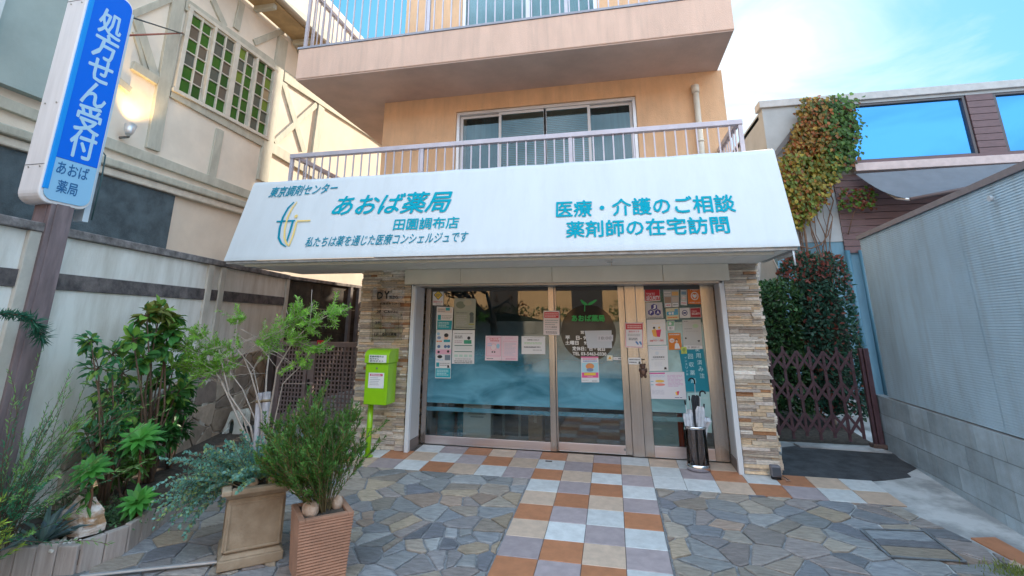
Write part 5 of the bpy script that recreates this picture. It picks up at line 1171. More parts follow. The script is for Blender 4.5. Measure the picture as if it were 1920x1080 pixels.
mb.make('lower_boards', M_brown, mbld)
mb = MB(); mb.box(xl - .1, 17, MY + .02, MY + .2, .2, 3.3); mb.make('lower_wall', mat('blue_grey_render', (.13, .27, .37), .7, .15, 2, .1, 60, stretch=(3, 1, .4)), mbld)
for px in (1604, 1630):
    p = m(px, 560, MY - .08); mb = MB(); mb.tube([(p.x, MY - .08, .25), (p.x, MY - .08, 3.1)], .045, 10); mb.make('downpipe', mat('dark_blue_pipe', (.06, .17, .25), .5), mbld)
a, b = m(1452, 292, MY - .04), m(1512, 212, MY - .04); mb = MB(); mb.beam(a, b, V((0, -1, 0)), .09, .06); mb.make('sloping_gutter', mat('dark_gutter', (.12, .12, .13), .5), mbld)
# folded awning under the ledge
t = thing('canvas_awning', 'dark slate canvas awning sloping out under the big windows of the modern building', 'awning', m(1750, 330))
A0, A1 = m(1604, 326, MY - .23), m(1960, 303, MY - .23); F0, F1 = m(1706, 374, 3.9), m(1990, 318, 3.9)
rows = 8; vs = []
for i in range(rows + 1):
    f = i / rows; a, b = A0.lerp(F0, f), A1.lerp(F1, f); sg_ = -.10 * math.sin(math.pi * f); vs += [a + V((0, 0, sg_)), a.lerp(b, .5) + V((0, 0, sg_ * 1.2)), b + V((0, 0, sg_))]
mb = MB(); n = len(vs); mb.idx(vs + [v - V((0, 0, .01)) for v in vs], [f for i in range(rows) for f in ((3 * i, 3 * i + 1, 3 * i + 4, 3 * i + 3), (3 * i + 1, 3 * i + 2, 3 * i + 5, 3 * i + 4), (n + 3 * i + 3, n + 3 * i + 4, n + 3 * i + 1, n + 3 * i), (n + 3 * i + 4, n + 3 * i + 5, n + 3 * i + 2, n + 3 * i + 1))], 0, None, True)
mb.make('canvas', mat('slate_canvas', (.13, .15, .18), .8, .08, 4), t)
mb = MB(); mb.tube([F0, F1], .035, 8); mb.make('front_bar', mat('brown_bar', (.10, .075, .08), .5), t)
mb = MB(); mb.tube([A0 + V((.15, 0, -.1)), F0.lerp(A0, .35) + V((.1, 0, -.18)), F0], .025, 8); mb.make('arm', M_alu, t)
# expanding gate
EY = 1.62
eg = thing('expanding_gate', 'purple brown expanding lattice gate between the stone pillar and block wall', 'gate', (3.7, EY, G(EY)))
M_gate = mat('purple_brown_metal', (.115, .065, .08), .4, .15, 10, metal=.2)
def ez(px, py): return ony(px, py, EY)
xs_ = [ez(px, 740).x for px in (1478, 1503, 1528, 1554, 1581, 1607)]
x_first = ez(1452, 740).x
pos = [x_first] + xs_
gz0_, gz1_ = G(EY) + .06, 1.34
mid = (gz0_ + gz1_) / 2
for i, x in enumerate(pos):
    zt_ = gz1_ - (.06 if i % 2 == 0 else 0); mb = MB(); mb.box(x - .018, x + .018, EY - .012, EY + .012, gz0_ + (.0 if i % 2 else .04), zt_); mb.make('upright', M_gate, eg, .003)
zz = [gz0_ + .16, gz0_ + .56, gz0_ + .96]
for i in range(len(pos) - 1):
    for k, z in enumerate((gz0_ + .10, gz0_ + .50, gz0_ + .90)):
        for sgn in (-1, 1):
            mb = MB(); za, zb2 = (z, z + .24) if sgn > 0 else (z + .24, z); yy = EY - .0135 - (.007 if sgn > 0 else 0) - (i % 2) * .0035; mb.beam((pos[i], yy, za), (pos[i + 1], yy, zb2), V((0, -1, 0)), .034, .0065); mb.make('cross_bar', M_gate, eg)
pe = ez(1632, 740).x
mb = MB(); mb.box(pe - .012, pe + .05, EY - .05, EY + .05, G(EY) + .01, 1.33); mb.make('post', M_gate, eg, .006); mb = MB(); mb.box(pe - .055, pe - .02, EY - .03, EY + .03, G(EY) + .03, 1.33); mb.make('post', M_gate, eg, .004)
mb = MB(); mb.box(pe - .09, pe + .07, EY - .07, EY + .07, G(EY) + .0, G(EY) + .055); mb.make('caster_foot', mat('rusty_foot', (.12, .08, .07), .8, .3, 20), eg, .01)

# ================================================================== PLANTS
M_leafm = mat('leaf', (1, 1, 1), .45, .25, 3, tint=True, trans=.42); M_bark = mat('grey_bark', (.30, .26, .23), .9, .25, 18, .5, 50, stretch=(1, 1, .3)); M_twig = mat('brown_twig', (.16, .10, .07), .85, .2, 20)
def ud():
    while True:
        v = V((u(-1, 1), u(-1, 1), u(-1, 1)))
        if .05 < v.length < 1: return v.normalized()
def shade(c, a=.65, b=1.35):
    k = u(a, b) * 1.15; return (c[0] * k * u(.9, 1.1), c[1] * k, c[2] * k * u(.85, 1.15))
# clipped hedges beyond the gate
def clump_noise():
    cs = [V((u(-1, 1), u(-1, 1), u(-1, 1))) * 3 for _ in range(6)]
    ph = [u(0, 6) for _ in range(6)]
    return lambda p: sum(math.sin(p.dot(c) + h) for c, h in zip(cs, ph)) / 6
def hedge(name, label, cat, x0, x1, y0, y1, z1, n, colf, round_=.12, size=.075):
    z0 = G((y0 + y1) / 2); c0 = V(((x0 + x1) / 2, (y0 + y1) / 2, (z0 + z1) / 2)); h = V(((x1 - x0) / 2, (y1 - y0) / 2, (z1 - z0) / 2))
    t = thing(name, label, cat, (c0.x, c0.y, z0)); f = clump_noise(); mb = MB()
    for _ in range(n):
        face = rnd.choice('fffflrtt'); a, b = u(-1, 1), u(-1, 1)
        q = {'f': V((a, -1, b)), 'l': V((-1, a, b)), 'r': V((1, a, b)), 't': V((a, b, 1))}[face]
        r = 6; ln = (abs(q.x) ** r + abs(q.y) ** r + abs(q.z) ** r) ** (1 / r); q = q / ln
        k = f(V((q.x * h.x, q.y * h.y, q.z * h.z)) * 1.6); dep = 1 - abs(rnd.gauss(0, .09)) + .09 * k
        p = c0 + V((q.x * h.x, q.y * h.y, q.z * h.z)) * dep
        nd = (q + ud() * .9).normalized(); mb.leaf(p, (ud() + nd * .5 + V((0, 0, .2))), nd, size * u(.7, 1.3), size * u(.4, .6), colf(p, q, k))
    mb.make('foliage', M_leafm, t)
    mb = MB(); mb.ball(c0, h.x * .86, h.y * .86, h.z * .93, k=14, h=10); mb.make('inner_shade_core', mat('inner_shade_twigs', (.02, .025, .015), .95), t)  # near-black ball, the shade inside the leaves put into its colour
    mb = MB(); mb.tube([(c0.x, c0.y, z0 - .05), (c0.x, c0.y, z0 + .7)], .05, 8); mb.make('trunk', M_bark, t)
a, b = ony(1418, 560, 2.5), ony(1500, 560, 2.5)
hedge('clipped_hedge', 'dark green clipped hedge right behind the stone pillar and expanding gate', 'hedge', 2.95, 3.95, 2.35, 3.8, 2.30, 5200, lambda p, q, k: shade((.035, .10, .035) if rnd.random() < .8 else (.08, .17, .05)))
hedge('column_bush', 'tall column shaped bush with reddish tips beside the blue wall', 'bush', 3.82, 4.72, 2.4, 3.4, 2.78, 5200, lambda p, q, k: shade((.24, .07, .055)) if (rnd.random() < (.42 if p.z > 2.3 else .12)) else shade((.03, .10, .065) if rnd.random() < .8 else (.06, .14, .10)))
# trunk and stems behind the pillar
t = thing('bare_tree', 'rough bare tree trunk behind the awning corner above the clipped hedge', 'tree', (3.6, 4.2, .2)); mb = MB(); mb.tube([(3.55, 4.2, .1), (3.6, 4.2, 1.5), (3.75, 4.25, 2.6), (3.95, 4.3, 3.6)], [.14, .12, .11, .09], 9); mb.tube([(3.70, 4.25, 2.3), (3.5, 4.3, 2.9), (3.42, 4.3, 3.5)], [.07, .05, .03], 7)
mb.make('trunk', M_bark, t)
mb = MB()
for k in range(5): x = u(3.3, 4.3); mb.tube([(x, 4.4, 1.8), (x + u(-.1, .1), 4.45, 2.6), (x + u(-.25, .25), 4.5, 3.5)], [.02, .015, .008], 5)
mb.make('branch', M_bark, t)
# climbing vine in autumn colours
vr = thing('climbing_vine', 'climbing vine turning orange and yellow over the corner of the modern building', 'vine', m(1500, 440))
poly = [(1500, 188), (1545, 183), (1600, 192), (1606, 250), (1596, 305), (1560, 330), (1545, 365), (1520, 400), (1490, 430), (1470, 425), (1462, 380), (1462, 315), (1485, 265), (1497, 225)]
def inpoly(x, y, P):
    r = False; j = len(P) - 1
    for i in range(len(P)):
        if (P[i][1] > y) != (P[j][1] > y) and x < (P[j][0] - P[i][0]) * (y - P[i][1]) / (P[j][1] - P[i][1]) + P[i][0]: r = not r
        j = i
    return r
P3 = [(m(*q, 4.85).x, m(*q, 4.85).z) for q in poly]; bx = [p[0] for p in P3]; bz = [p[1] for p in P3]; f = clump_noise(); mb = MB(); n = 0
while n < 5600:
    x, z = u(min(bx), max(bx)), u(min(bz), max(bz)); k = f(V((x, 0, z)) * 2.2)
    if not inpoly(x + u(-.12, .12), z + u(-.12, .12), P3): continue
    n += 1; y = 4.93 - abs(rnd.gauss(0, .16)) - .18 * max(0, k)
    rr_ = rnd.random() + .25 * k; right_ = (x - min(bx)) / (max(bx) - min(bx)); low_ = 1 - (z - min(bz)) / (max(bz) - min(bz))
    if right_ > .62 + u(-.15, .15) and low_ < .6: c = (.07, .16, .025) if rr_ < .85 else (.22, .09, .03)
    elif low_ > .45: c = (.30, .24, .03) if rr_ < .42 else ((.14, .20, .03) if rr_ < .82 else (.30, .11, .03))
    else: c = (.34, .12, .03) if rr_ < .35 else ((.30, .20, .04) if rr_ < .8 else (.12, .14, .03))
    mb.leaf((x, y, z), V((u(-.6, .6), u(-.8, .1), -1)), V((u(-.5, .5), -1, .4)), .085 * u(.45, 1.4), .07 * u(.6, 1.2), shade(c))
mb.make('foliage', M_leafm, vr)
mb = MB()
for k in range(14):
    x = u(4.75, 5.6); z = 2.4; pts = []
    while z < 5.4: pts.append((x, 4.9 + u(-.05, .05), z)); x += u(-.12, .16); z += .35
    mb.tube(pts, u(.006, .014), 5)
mb.make('stem', M_twig, vr)
t = thing('vine_tuft', 'small tuft of green and red creeper under the canvas awning', 'vine', m(1620, 400)); mb = MB()
for k in range(260):
    c0 = m(u(1575, 1640), 372 + u(-18, 20), 4.75); mb.leaf(c0, ud(), V((0, -1, .3)), .08 * u(.6, 1.2), .06, shade((.09, .20, .03) if rnd.random() < .5 else (.22, .07, .04)))
mb.make('foliage', M_leafm, t); mb = MB(); mb.tube([m(1590, 440, 4.9), m(1600, 400, 4.85), m(1625, 370, 4.8)], .01, 5); mb.make('stem', M_twig, t)
# curling pipe-like vine stem against the wall
t = thing('bare_vine', 'bare looping vine stem on the blue wall above the column bush', 'vine', m(1520, 470)); mb = MB(); mb.tube([m(x, y, 4.85) for x, y in ((1500, 462), (1520, 466), (1540, 458), (1553, 440), (1560, 415))], .014, 6); mb.tube([m(x, y, 4.85) for x, y in ((1514, 480), (1512, 455), (1508, 430), (1500, 400))], .02, 6); mb.make('stem', M_twig, t)

# ------------------------------------------------------------------ potted plants
def oriented(c0, ang): return V((math.cos(ang), math.sin(ang), 0)), V((-math.sin(ang), math.cos(ang), 0))
a, b = ong(404, 1079), ong(530, 1049); ex = (b - a).normalized(); ex = V((ex.x, ex.y, 0)).normalized(); ey = V((-ex.y, ex.x, 0)); w1 = (b - a).length
h1 = .545; z0 = (a.z + b.z) / 2; c1 = (a + b) / 2 + ey * w1 / 2; c1.z = 0
pot = thing('square_planter', 'large square weathered stone planter with moulded rim holding the trailing teal plant', 'planter', (c1.x, c1.y, z0))
M_pot1 = mat('mossy_terracotta', (.25, .185, .125), .9, 0, 4, .4, 60, col2=(.46, .37, .275), ramp=(.3, .7), detail=9)
def frustum(mb, c0, hw0, hw1, za, zb): 
    mb.hexa([V((c0.x, c0.y, za)) + ex * sx * hw0 + ey * sy * hw0 for sx, sy in ((-1, -1), (1, -1), (1, 1), (-1, 1))] + [V((c0.x, c0.y, zb)) + ex * sx * hw1 + ey * sy * hw1 for sx, sy in ((-1, -1), (1, -1), (1, 1), (-1, 1))])
hw = w1 / 2
mb = MB(); frustum(mb, c1, hw, hw, z0 + .002, z0 + .07); frustum(mb, c1, hw - .005, hw - .03, z0 + .071, z0 + .10); mb.make('foot', M_pot1, pot, .008)
mb = MB(); frustum(mb, c1, hw - .035, hw - .022, z0 + .101, z0 + h1 - .075); body = mb.make('body', M_pot1, pot, .006)
mb = MB()
for nrm_, tx_ in ((-ey, ex), (ex, ey), (-ex, -ey)):
    for (s0_, s1_, zz0, zz1) in ((-.85, -.78, .13, .43), (.78, .85, .13, .43), (-.85, .85, .115, .13), (-.85, .85, .43, .445)):
        c0 = V((c1.x, c1.y, z0 + (zz0 + zz1) / 2)) + nrm_ * (hw - .030 + .004) + tx_ * hw * (s0_ + s1_) / 2; mb.obox(c0, tx_ * hw * (s1_ - s0_) / 2, nrm_ * .009, V((0, 0, (zz1 - zz0) / 2)))
mb.make('panel_moulding', M_pot1, body, .003)
mb = MB(); frustum(mb, c1, hw - .015, hw + .01, z0 + h1 - .074, z0 + h1 - .04)
for sx, sy in ((1, 0), (-1, 0)): 
    mb.obox(V((c1.x, c1.y, z0 + h1 - .019)) + ex * sx * (hw - .005), ex * .035, ey * (hw + .03), V((0, 0, .02))); mb.obox(V((c1.x, c1.y, z0 + h1 - .019)) + ey * sx * (hw - .005), ex * (hw - .0405), ey * .035, V((0, 0, .02)))
mb.make('rim', M_pot1, pot, .01)
M_soil = mat('dark_soil', (.06, .045, .035)); mb = MB(); frustum(mb, c1, hw - .05, hw - .05, z0 + h1 - .038, z0 + h1 - .02); mb.make('soil', M_soil, pot)
zs1 = z0 + h1 - .01
M_rock = mat('orange_rock', (.34, .20, .12), .85, 0, 9, .9, 30, col2=(.62, .50, .42), ramp=(.35, .65), detail=9)
def rock(p, r, label, mm=M_rock, sz=(1, .8, .7), name='rock', group=None):
    t = thing(name, label, 'rock', V(p) - V((0, 0, r * sz[2] * .6)), group); mb = MB(); mb.ball(p, r * sz[0], r * sz[1], r * sz[2], 0, None, .16, 9, 6); o = mb.make('stone', mm, t); s_ = o.modifiers.new('sub', 'SUBSURF'); s_.levels = 1; s_.render_levels = 1
    d = o.modifiers.new('bevel', 'BEVEL'); d.width = .004; return t
rock(V((c1.x, c1.y, zs1 + .02)) - ey * .15 - ex * .05, .055, 'brown pebble half under the teal plant at the front of the square planter'); rock(V((c1.x, c1.y, zs1 + .02)) - ey * .13 + ex * .09, .05, 'brown pebble at the front right of the square planter soil')
# trailing teal plant
def stemplant(name, label, cat, base, stems, leafn, ll, lw, colf, twigm, spread_fn, grav=0, group=None, tw=.0035, upright=.0, blade=True):
    t = thing(name, label, cat, base, group); ml = MB(); mt = MB()
    for s in range(stems):
        pts = spread_fn(s); mt.tube(pts, [tw * (1 - .6 * i / (len(pts) - 1)) for i in range(len(pts))], 4, cap=False)
        for i in range(leafn):
            f = (i + u(0, 1)) / leafn; f = .18 + .82 * f; k = min(len(pts) - 2, int(f * (len(pts) - 1))); g = f * (len(pts) - 1) - k; p = pts[k].lerp(pts[k + 1], g); d = (pts[k + 1] - pts[k]).normalized()
            o = ud(); o = (o - d * o.dot(d)).normalized(); dr = (o * (1 - upright) + d * (.5 + upright)).normalized(); c = colf(f, s)
            L1 = ll * u(.7, 1.2)
            if blade: ml.blade(p, dr, d + ud() * .4, L1, lw * u(.8, 1.2), c)
            else: ml.leaf(p, dr, d + ud() * .3, L1, lw * u(.8, 1.2), c)
    ml.make('foliage', M_leafm, t); mt.make('stem', twigm, t); return t
def arc(p0, d0, L, n=7, grav=.0, wob=.1):
    pts = [V(p0)]; d = V(d0).normalized(); 
    for i in range(n): 
        d = (d + V((u(-wob, wob), u(-wob, wob), u(-wob, wob) - grav))).normalized(); pts.append(pts[-1] + d * L / n)
    return pts
cp = V((c1.x, c1.y, zs1))
def teal(s):
    a = u(0, 2 * math.pi); r = u(0, .16); p = cp + V((math.cos(a), math.sin(a), 0)) * r
    if s < 62: d = V((-.95 + u(-.3, .3), -.35 + u(-.35, .35), u(.1, .8))); return arc(p + V((-.08, -.06, 0)), d, u(.3, .68), 8, u(.10, .26))
    d = V((math.cos(a) * .8 - .2, math.sin(a) * .8, u(.4, 1.3))); return arc(p, d, u(.22, .46), 7, u(.0, .12))
stemplant('trailing_plant', 'silvery teal small leaved plant trailing over the left of the square planter', 'plant', cp, 210, 52, .030, .021, lambda f, s: shade((.20, .43, .36) if rnd.random() < .8 else (.40, .54, .24)), mat('grey_green_twig', (.20, .17, .12), .9), teal, upright=.15)
# ribbed terracotta pot
ex = V((.73, .683, 0)).normalized(); ey = V((-ex.y, ex.x, 0)); z0 = -.122; c2 = V((-1.235, -2.49, 0)); hw = .192; h2 = .40
pot2 = thing('ribbed_pot', 'square ribbed terracotta pot with two rocks and a rosemary bush', 'planter', (c2.x, c2.y, z0))
M_pot2 = mat('ribbed_terracotta', (.37, .20, .135), .85, .16, 6, .25, 90)
mb = MB(); nr = 21
for k in range(nr):
    f = k / nr; za = z0 + .002 + h2 * k / nr; zb_ = z0 + .002 + h2 * (k + 1) / nr; w_ = hw - .022 + .022 * f
    frustum(mb, c2, w_ - .006, w_, za, za + h2 / nr * .35); frustum(mb, c2, w_, w_ - .004, za + h2 / nr * .35 + .0002, zb_ - .0004)
mb.make('body', M_pot2, pot2)
mb = MB(); rw = .022
for s in (1, -1):
    mb.obox(V((c2.x, c2.y, z0 + h2 + .012)) + ex * s * (hw - rw), ex * rw, ey * hw, V((0, 0, .011))); mb.obox(V((c2.x, c2.y, z0 + h2 + .012)) + ey * s * (hw - rw), ex * (hw - 2 * rw - .0005), ey * rw, V((0, 0, .011)))
mb.make('rim', M_pot2, pot2, .005)
zs2 = z0 + h2 + .006
mb = MB(); frustum(mb, c2, hw - 2 * rw - .001, hw - 2 * rw - .001, zs2 - .004, zs2); mb.make('soil', M_soil, pot2)
p2 = V((c2.x, c2.y, zs2))
rock(p2 - ey * .05 - ex * .095 + V((0, 0, .035)), .075, 'rough orange rock at the left in the ribbed terracotta pot', sz=(1, .9, .8)); rock(p2 + ex * .11 + ey * .0 + V((0, 0, .03)), .062, 'rough orange rock at the right in the ribbed terracotta pot', sz=(.8, .9, .9))
_main = []
def rosem(s):
    if s < 85:
        a = u(0, 2 * math.pi); k = math.sqrt(u(0, 1)); p = p2 + V((math.cos(a), math.sin(a), 0)) * k * .06
        d = V((math.cos(a) * k * (.62 if math.cos(a) > 0 else .95) - .22, math.sin(a) * k * .8, 1)); pts = arc(p, d, u(.55, .86) * (1.0 - .16 * k), 9, u(-.06, .03), .13); _main.append(pts); return pts
    pts = rnd.choice(_main); k = rnd.randrange(3, 9); d = (pts[k + 1] - pts[k]).normalized(); return arc(pts[k], d + ud() * .7 + V((-.06, 0, .25)), u(.10, .22), 5, -.05, .12)
stemplant('rosemary_bush', 'bushy green rosemary growing from the ribbed terracotta pot', 'plant', p2, 430, 48, .036, .0095, lambda f, s: shade((.08, .20, .04) if s < 85 else (.12, .29, .06), .55, 1.35) if rnd.random() < .88 else shade((.22, .22, .05)), mat('olive_stem', (.17, .13, .06), .9), rosem, upright=.30, tw=.0035)
# leggy feathery shrub and its stakes behind the square planter
def q_(x, y, Y): return ony(x, y, Y)
B0 = ong(486, 862) + V((0, -.25, 0)); YB = -1.75
fs = thing('feathery_shrub', 'leggy shrub with bare pale stems and light green feathery tips behind the square planter', 'shrub', V((B0.x + .15, YB, G(YB))))
mt = MB(); ml = MB()
def branch(px, rad, Y0, Y1): 
    n = len(px); pts = [ony(x, y, Y0 + (Y1 - Y0) * i / (n - 1)) for i, (x, y) in enumerate(px)]; mt.tube(pts, [rad * (1 - .65 * i / (n - 1)) for i in range(n)], 6); return pts
def feather(p, d, L, n, c):
    pts = arc(p, d, L, 5, .02, .12); mt.tube(pts, .0025, 4, cap=False)
    for i in range(n):
        f = i / n; k = min(4, int(f * 5)); q = pts[k].lerp(pts[k + 1], f * 5 - k); dd_ = (pts[k + 1] - pts[k]).normalized(); o = ud(); o = (o - dd_ * o.dot(dd_)).normalized(); ml.blade(q, o + dd_ * .5, dd_ + ud() * .3, .042 * u(.7, 1.2), .011, shade(c))
root = (492, 905)
brs = [([root, (462, 820), (440, 770), (415, 715), (400, 690), (375, 670), (350, 650)], .013), ([root, (470, 800), (430, 740), (418, 690), (410, 655), (380, 630)], .011), ([root, (496, 780), (500, 700), (505, 660), (508, 635)], .013), ([root, (505, 780), (520, 690), (550, 640), (580, 610), (618, 590)], .011), ([root, (490, 770), (470, 700), (455, 665), (490, 640), (545, 610), (560, 590)], .009), ([root, (515, 790), (530, 720), (560, 690), (585, 660)], .008), ([root, (480, 790), (455, 730), (425, 690), (395, 655), (365, 690)], .008), ([root, (455, 780), (415, 720), (380, 700), (352, 680)], .008), ([root, (490, 760), (475, 690), (440, 650), (445, 600)], .006)]
cg = (.26, .52, .08)
for i, (px, rad) in enumerate(brs):
    Y1 = YB + u(-.35, .35); pts = branch(px, rad, YB, Y1); n = len(pts)
    for k in range(int(n * .6), n):
        for _ in range(13 if i in (0, 1, 3, 4) else 8):
            p = pts[k] + V((u(-.05, .05), u(-.08, .08), u(-.04, .04))); feather(p, V((u(-.7, .7) + (.5 if px[-1][0] > 500 else -.5), u(-.6, .6), u(-.25, .9))), u(.10, .22), 40, cg)
    for _ in range(5):
        k = rnd.randrange(2, n - 1); p = pts[k]; mt.tube(arc(p, V((u(-1, 1), u(-.6, .6), u(.0, 1))), u(.15, .4), 5, 0, .15), .0025, 4)
mt.make('branches', mat('pale_bark', (.42, .36, .32), .85, .2, 20), fs); ml.make('foliage', M_leafm, fs)
M_stake = mat('grey_weathered_stake', (.36, .34, .36), .9, .35, 14, .6, 40, stretch=(2, 2, .5))
for i, (x, yt, yb, lab) in enumerate(((487, 737, 850, 'left of two grey weathered stakes tied together beside the feathery shrub'), (501, 735, 840, 'right hand thicker grey stake of the tied pair beside the feathery shrub'))):
    p, q = ony(x, yt, YB + .02 * i), ony(x - 5, yb, YB + .02 * i); q.z = G(YB); t = thing('plant_stake', lab, 'stake', q); mb = MB(); mb.tube([q, q.lerp(p, .5) + V((.006, 0, 0)), p], [.030 + .006 * i] * 3, 9); mb.make('pole', M_stake, t)
    mb = MB(); pp_ = q.lerp(p, .93); mb.tube([pp_ - V((0, 0, .012)), pp_ + V((0, 0, .012))], .034 + .006 * i, 9); mb.make('tie', flat((.28, .22, .14)), t)
# hose reel by the wall
p = ong(440, 832); p.y = min(p.y, .1); t = thing('hose_reel', 'white plastic hose reel with crank standing against the stone faced wall', 'hose reel', p)
HY = p.y; M_wp = mat('dirty_white_plastic', (.66, .67, .62), .5, .15, 6)
def h(x, y, dy=0): return ony(x, y, HY + dy)
def plate(pxs, hole, dy, d, nm):
    mb = MB(); o = [h(*q, dy) for q in pxs]; i_ = [h(*q, dy) for q in hole]; n = len(o); d = V((0, d, 0))
    mb.idx(o + i_ + [q + d for q in o] + [q + d for q in i_], [f for k in range(n) for f in ((k, (k + 1) % n, n + (k + 1) % n, n + k), (2 * n + (k + 1) % n, 2 * n + k, 3 * n + k, 3 * n + (k + 1) % n), (k, 2 * n + k, 2 * n + (k + 1) % n, (k + 1) % n), (n + (k + 1) % n, 3 * n + (k + 1) % n, 3 * n + k, n + k))]); return mb.make(nm, M_wp, t, .004)
plate([(412, 822), (425, 790), (432, 772), (446, 770), (452, 782), (450, 802), (448, 822), (430, 823)], [(424, 816), (427, 795), (433, 786), (437, 787), (438, 795), (437, 806), (434, 816), (429, 817)], 0, .05, 'side_frame')
plate([(436, 820), (440, 790), (442, 769), (462, 766), (466, 775), (464, 795), (461, 815), (448, 820)], [(446, 806), (448, 795), (451, 789), (457, 788), (459, 793), (458, 800), (455, 806), (450, 808)], .22, .05, 'side_frame')
mb = MB(); mb.hexa([h(433, 772, .05), h(446, 770, .05), h(446, 781, .05), h(433, 784, .05), h(443, 768, .22), h(462, 766, .22), h(462, 776, .22), h(443, 780, .22)]); mb.make('handle_hood', M_wp, t, .006)
mb = MB(); a, b = h(433, 802, .05), h(452, 800, .22); mb.tube([a, b], .05, 14); mb.make('drum', flat((.05, .07, .07)), t); mb = MB()
for k in range(5): f = .1 + k * .18; mb.tube([a.lerp(b, f) + V((0, 0, 0)), a.lerp(b, f + .12)], .085, 16)
mb.make('hose', mat('green_hose', (.03, .07, .05), .4), t); mb = MB(); mb.tube([a - V((0, .03, 0)), h(420, 812, -.02), h(418, 812, -.08)], .010, 8); mb.make('crank', flat((.55, .57, .55)), t)
t2 = thing('standpipe', 'dark pipe with pale tap end lying behind the stakes at the foot of the wall', 'pipe', h(470, 806, .1)); mb = MB(); mb.tube([h(462, 804, .15), h(482, 801, .15)], .035, 10); mb.make('pipe', flat((.04, .05, .06)), t2); mb = MB(); mb.tube([h(482.5, 801, .15), h(492, 800, .15)], .022, 10); mb.make('tap', flat((.62, .64, .66)), t2)

# ------------------------------------------------------------------ planting bed
BZ = lambda y: G(y) + .155
def leafy(name, label, cat, base, blobs, nleaf, size, wid, colf, stems, twig=.012, droop=.3, whorl=0):
    """blobs: list of (centre, radius); leaves sit on twigs inside the blobs"""
    t = thing(name, label, cat, base); ml = MB(); mt = MB()
    for c0, r in blobs:
        r *= 1.15; c0 = V(c0); pts = [V(base) + V((u(-.04, .04), u(-.04, .04), 0)), V(base).lerp(c0, .5) + V((u(-.06, .06), u(-.06, .06), .05)), c0]; mt.tube(pts, [twig, twig * .7, twig * .4], 6)
        for _ in range(stems):
            e = c0 + ud() * r * u(.3, 1) ; mt.tube([c0, (c0 + e) / 2 + ud() * .02, e], twig * .3, 4)
            if whorl:
                for k in range(whorl):
                    a = 2 * math.pi * k / whorl + u(-.2, .2); d = V((math.cos(a), math.sin(a), u(-.35, .25) - droop * .3)); ml.leaf(e, d, V((0, 0, 1)) + ud() * .3, size * u(.75, 1.15), wid * u(.8, 1.2), colf(e))
            else:
                for k in range(nleaf):
                    p = c0.lerp(e, u(.3, 1.0)) + ud() * r * .10; d = (e - c0).normalized() + ud() * .8 - V((0, 0, droop)); ml.leaf(p, d, V((0, 0, 1)) + ud() * .5, size * u(.7, 1.25), wid * u(.8, 1.2), colf(p))
    ml.make('foliage', M_leafm, t); mt.make('stem', M_twig, t); return t
def gp(x, y, Y): return ony(x, y, Y)
dkg = lambda p: shade((.075, .25, .065) if rnd.random() < .62 else (.23, .44, .08))
def wbase(x, y, off): p = wp(x, y, off); return V((p.x, p.y, BZ(p.y)))
def wblobs(off, q, j=.12): return [(wp(x, y, off + u(-j, j)), rr) for x, y, rr in q]
ytop = wp(290, 618, .45).z
leafy('broadleaf_shrub', 'tall shrub with glossy dark green broad leaves and bronze top standing before the cream wall', 'shrub', wbase(285, 850, .40),
      wblobs(.42, ((275, 592, .06), (300, 582, .07), (318, 596, .06), (285, 630, .09), (310, 650, .11), (265, 672, .10), (325, 690, .10), (295, 715, .11), (330, 740, .10), (250, 640, .07), (285, 775, .11), (345, 730, .07), (320, 620, .07))), 5, .13, .066,
      lambda p: shade((.20, .22, .05)) if p.z > ytop and rnd.random() < .6 else dkg(p), 10, .014, .45)
leafy('pinnate_shrub', 'mid green bushy shrub between the sign post and the tall broadleaf shrub', 'shrub', wbase(205, 880, .42),
      wblobs(.42, ((170, 640, .09), (185, 690, .14), (210, 665, .12), (200, 730, .16), (230, 700, .13), (178, 770, .16), (220, 790, .17), (245, 760, .14), (238, 830, .15), (190, 830, .15), (165, 820, .12), (225, 740, .12))), 6, .085, .036,
      lambda p: shade((.07, .25, .10) if rnd.random() < .65 else (.24, .42, .08)), 11, .012, .2)
leafy('low_dark_shrub', 'low dark green shrub under the broadleaf shrub by the stone clad wall', 'shrub', wbase(325, 850, .35), wblobs(.35, ((330, 770, .12), (345, 800, .11), (312, 815, .13), (350, 720, .09), (340, 760, .13), (290, 830, .13))), 7, .11, .05, lambda p: shade((.05, .19, .05)), 10, .01, .35)
# euphorbia-like rosettes
def rosette(px, py, Y, r, n, label, hz):
    e = gp(px, py, Y); base = V((e.x + u(-.06, .06), Y + .03, BZ(Y))); t = thing('rosette_plant', label, 'plant', base, 'bright green rosette plants in the bed'); ml = MB(); mt = MB()
    axis = V((.25, -.55, .75)).normalized(); mt.tube([base, base.lerp(e, .6) + V((0, .03, 0)), e], [.013, .011, .010], 7)
    q1 = axis.orthogonal().normalized(); q2 = axis.cross(q1)
    for ring, (k, el, ll) in enumerate(((n, -.15, 1.0), (n - 2, .25, .85), (6, .8, .55))):
        for i in range(k):
            a = 2 * math.pi * i / k + ring * .35; d = q1 * math.cos(a) + q2 * math.sin(a) + axis * el; ml.leaf(e, d, axis, r * ll * u(.85, 1.1), r * .27, shade((.10, .36, .06) if ring else (.07, .28, .05), .8, 1.25), 0, .06)
    for i in range(16):
        p = base.lerp(e, u(.35, .95)); ml.leaf(p, ud() + V((0, -.3, -.2)), V((0, 0, 1)), r * .6, r * .16, shade((.06, .18, .03)))
    ml.make('foliage', M_leafm, t); mt.make('stem', mat('reddish_stem', (.22, .10, .06), .8), t)
rosette(170, 880, -2.72, .17, 13, 'bright green rosette plant nearest the big rock in the bed', 0)
rosette(262, 820, -2.35, .19, 13, 'largest bright green rosette plant right of the brown post', 0)
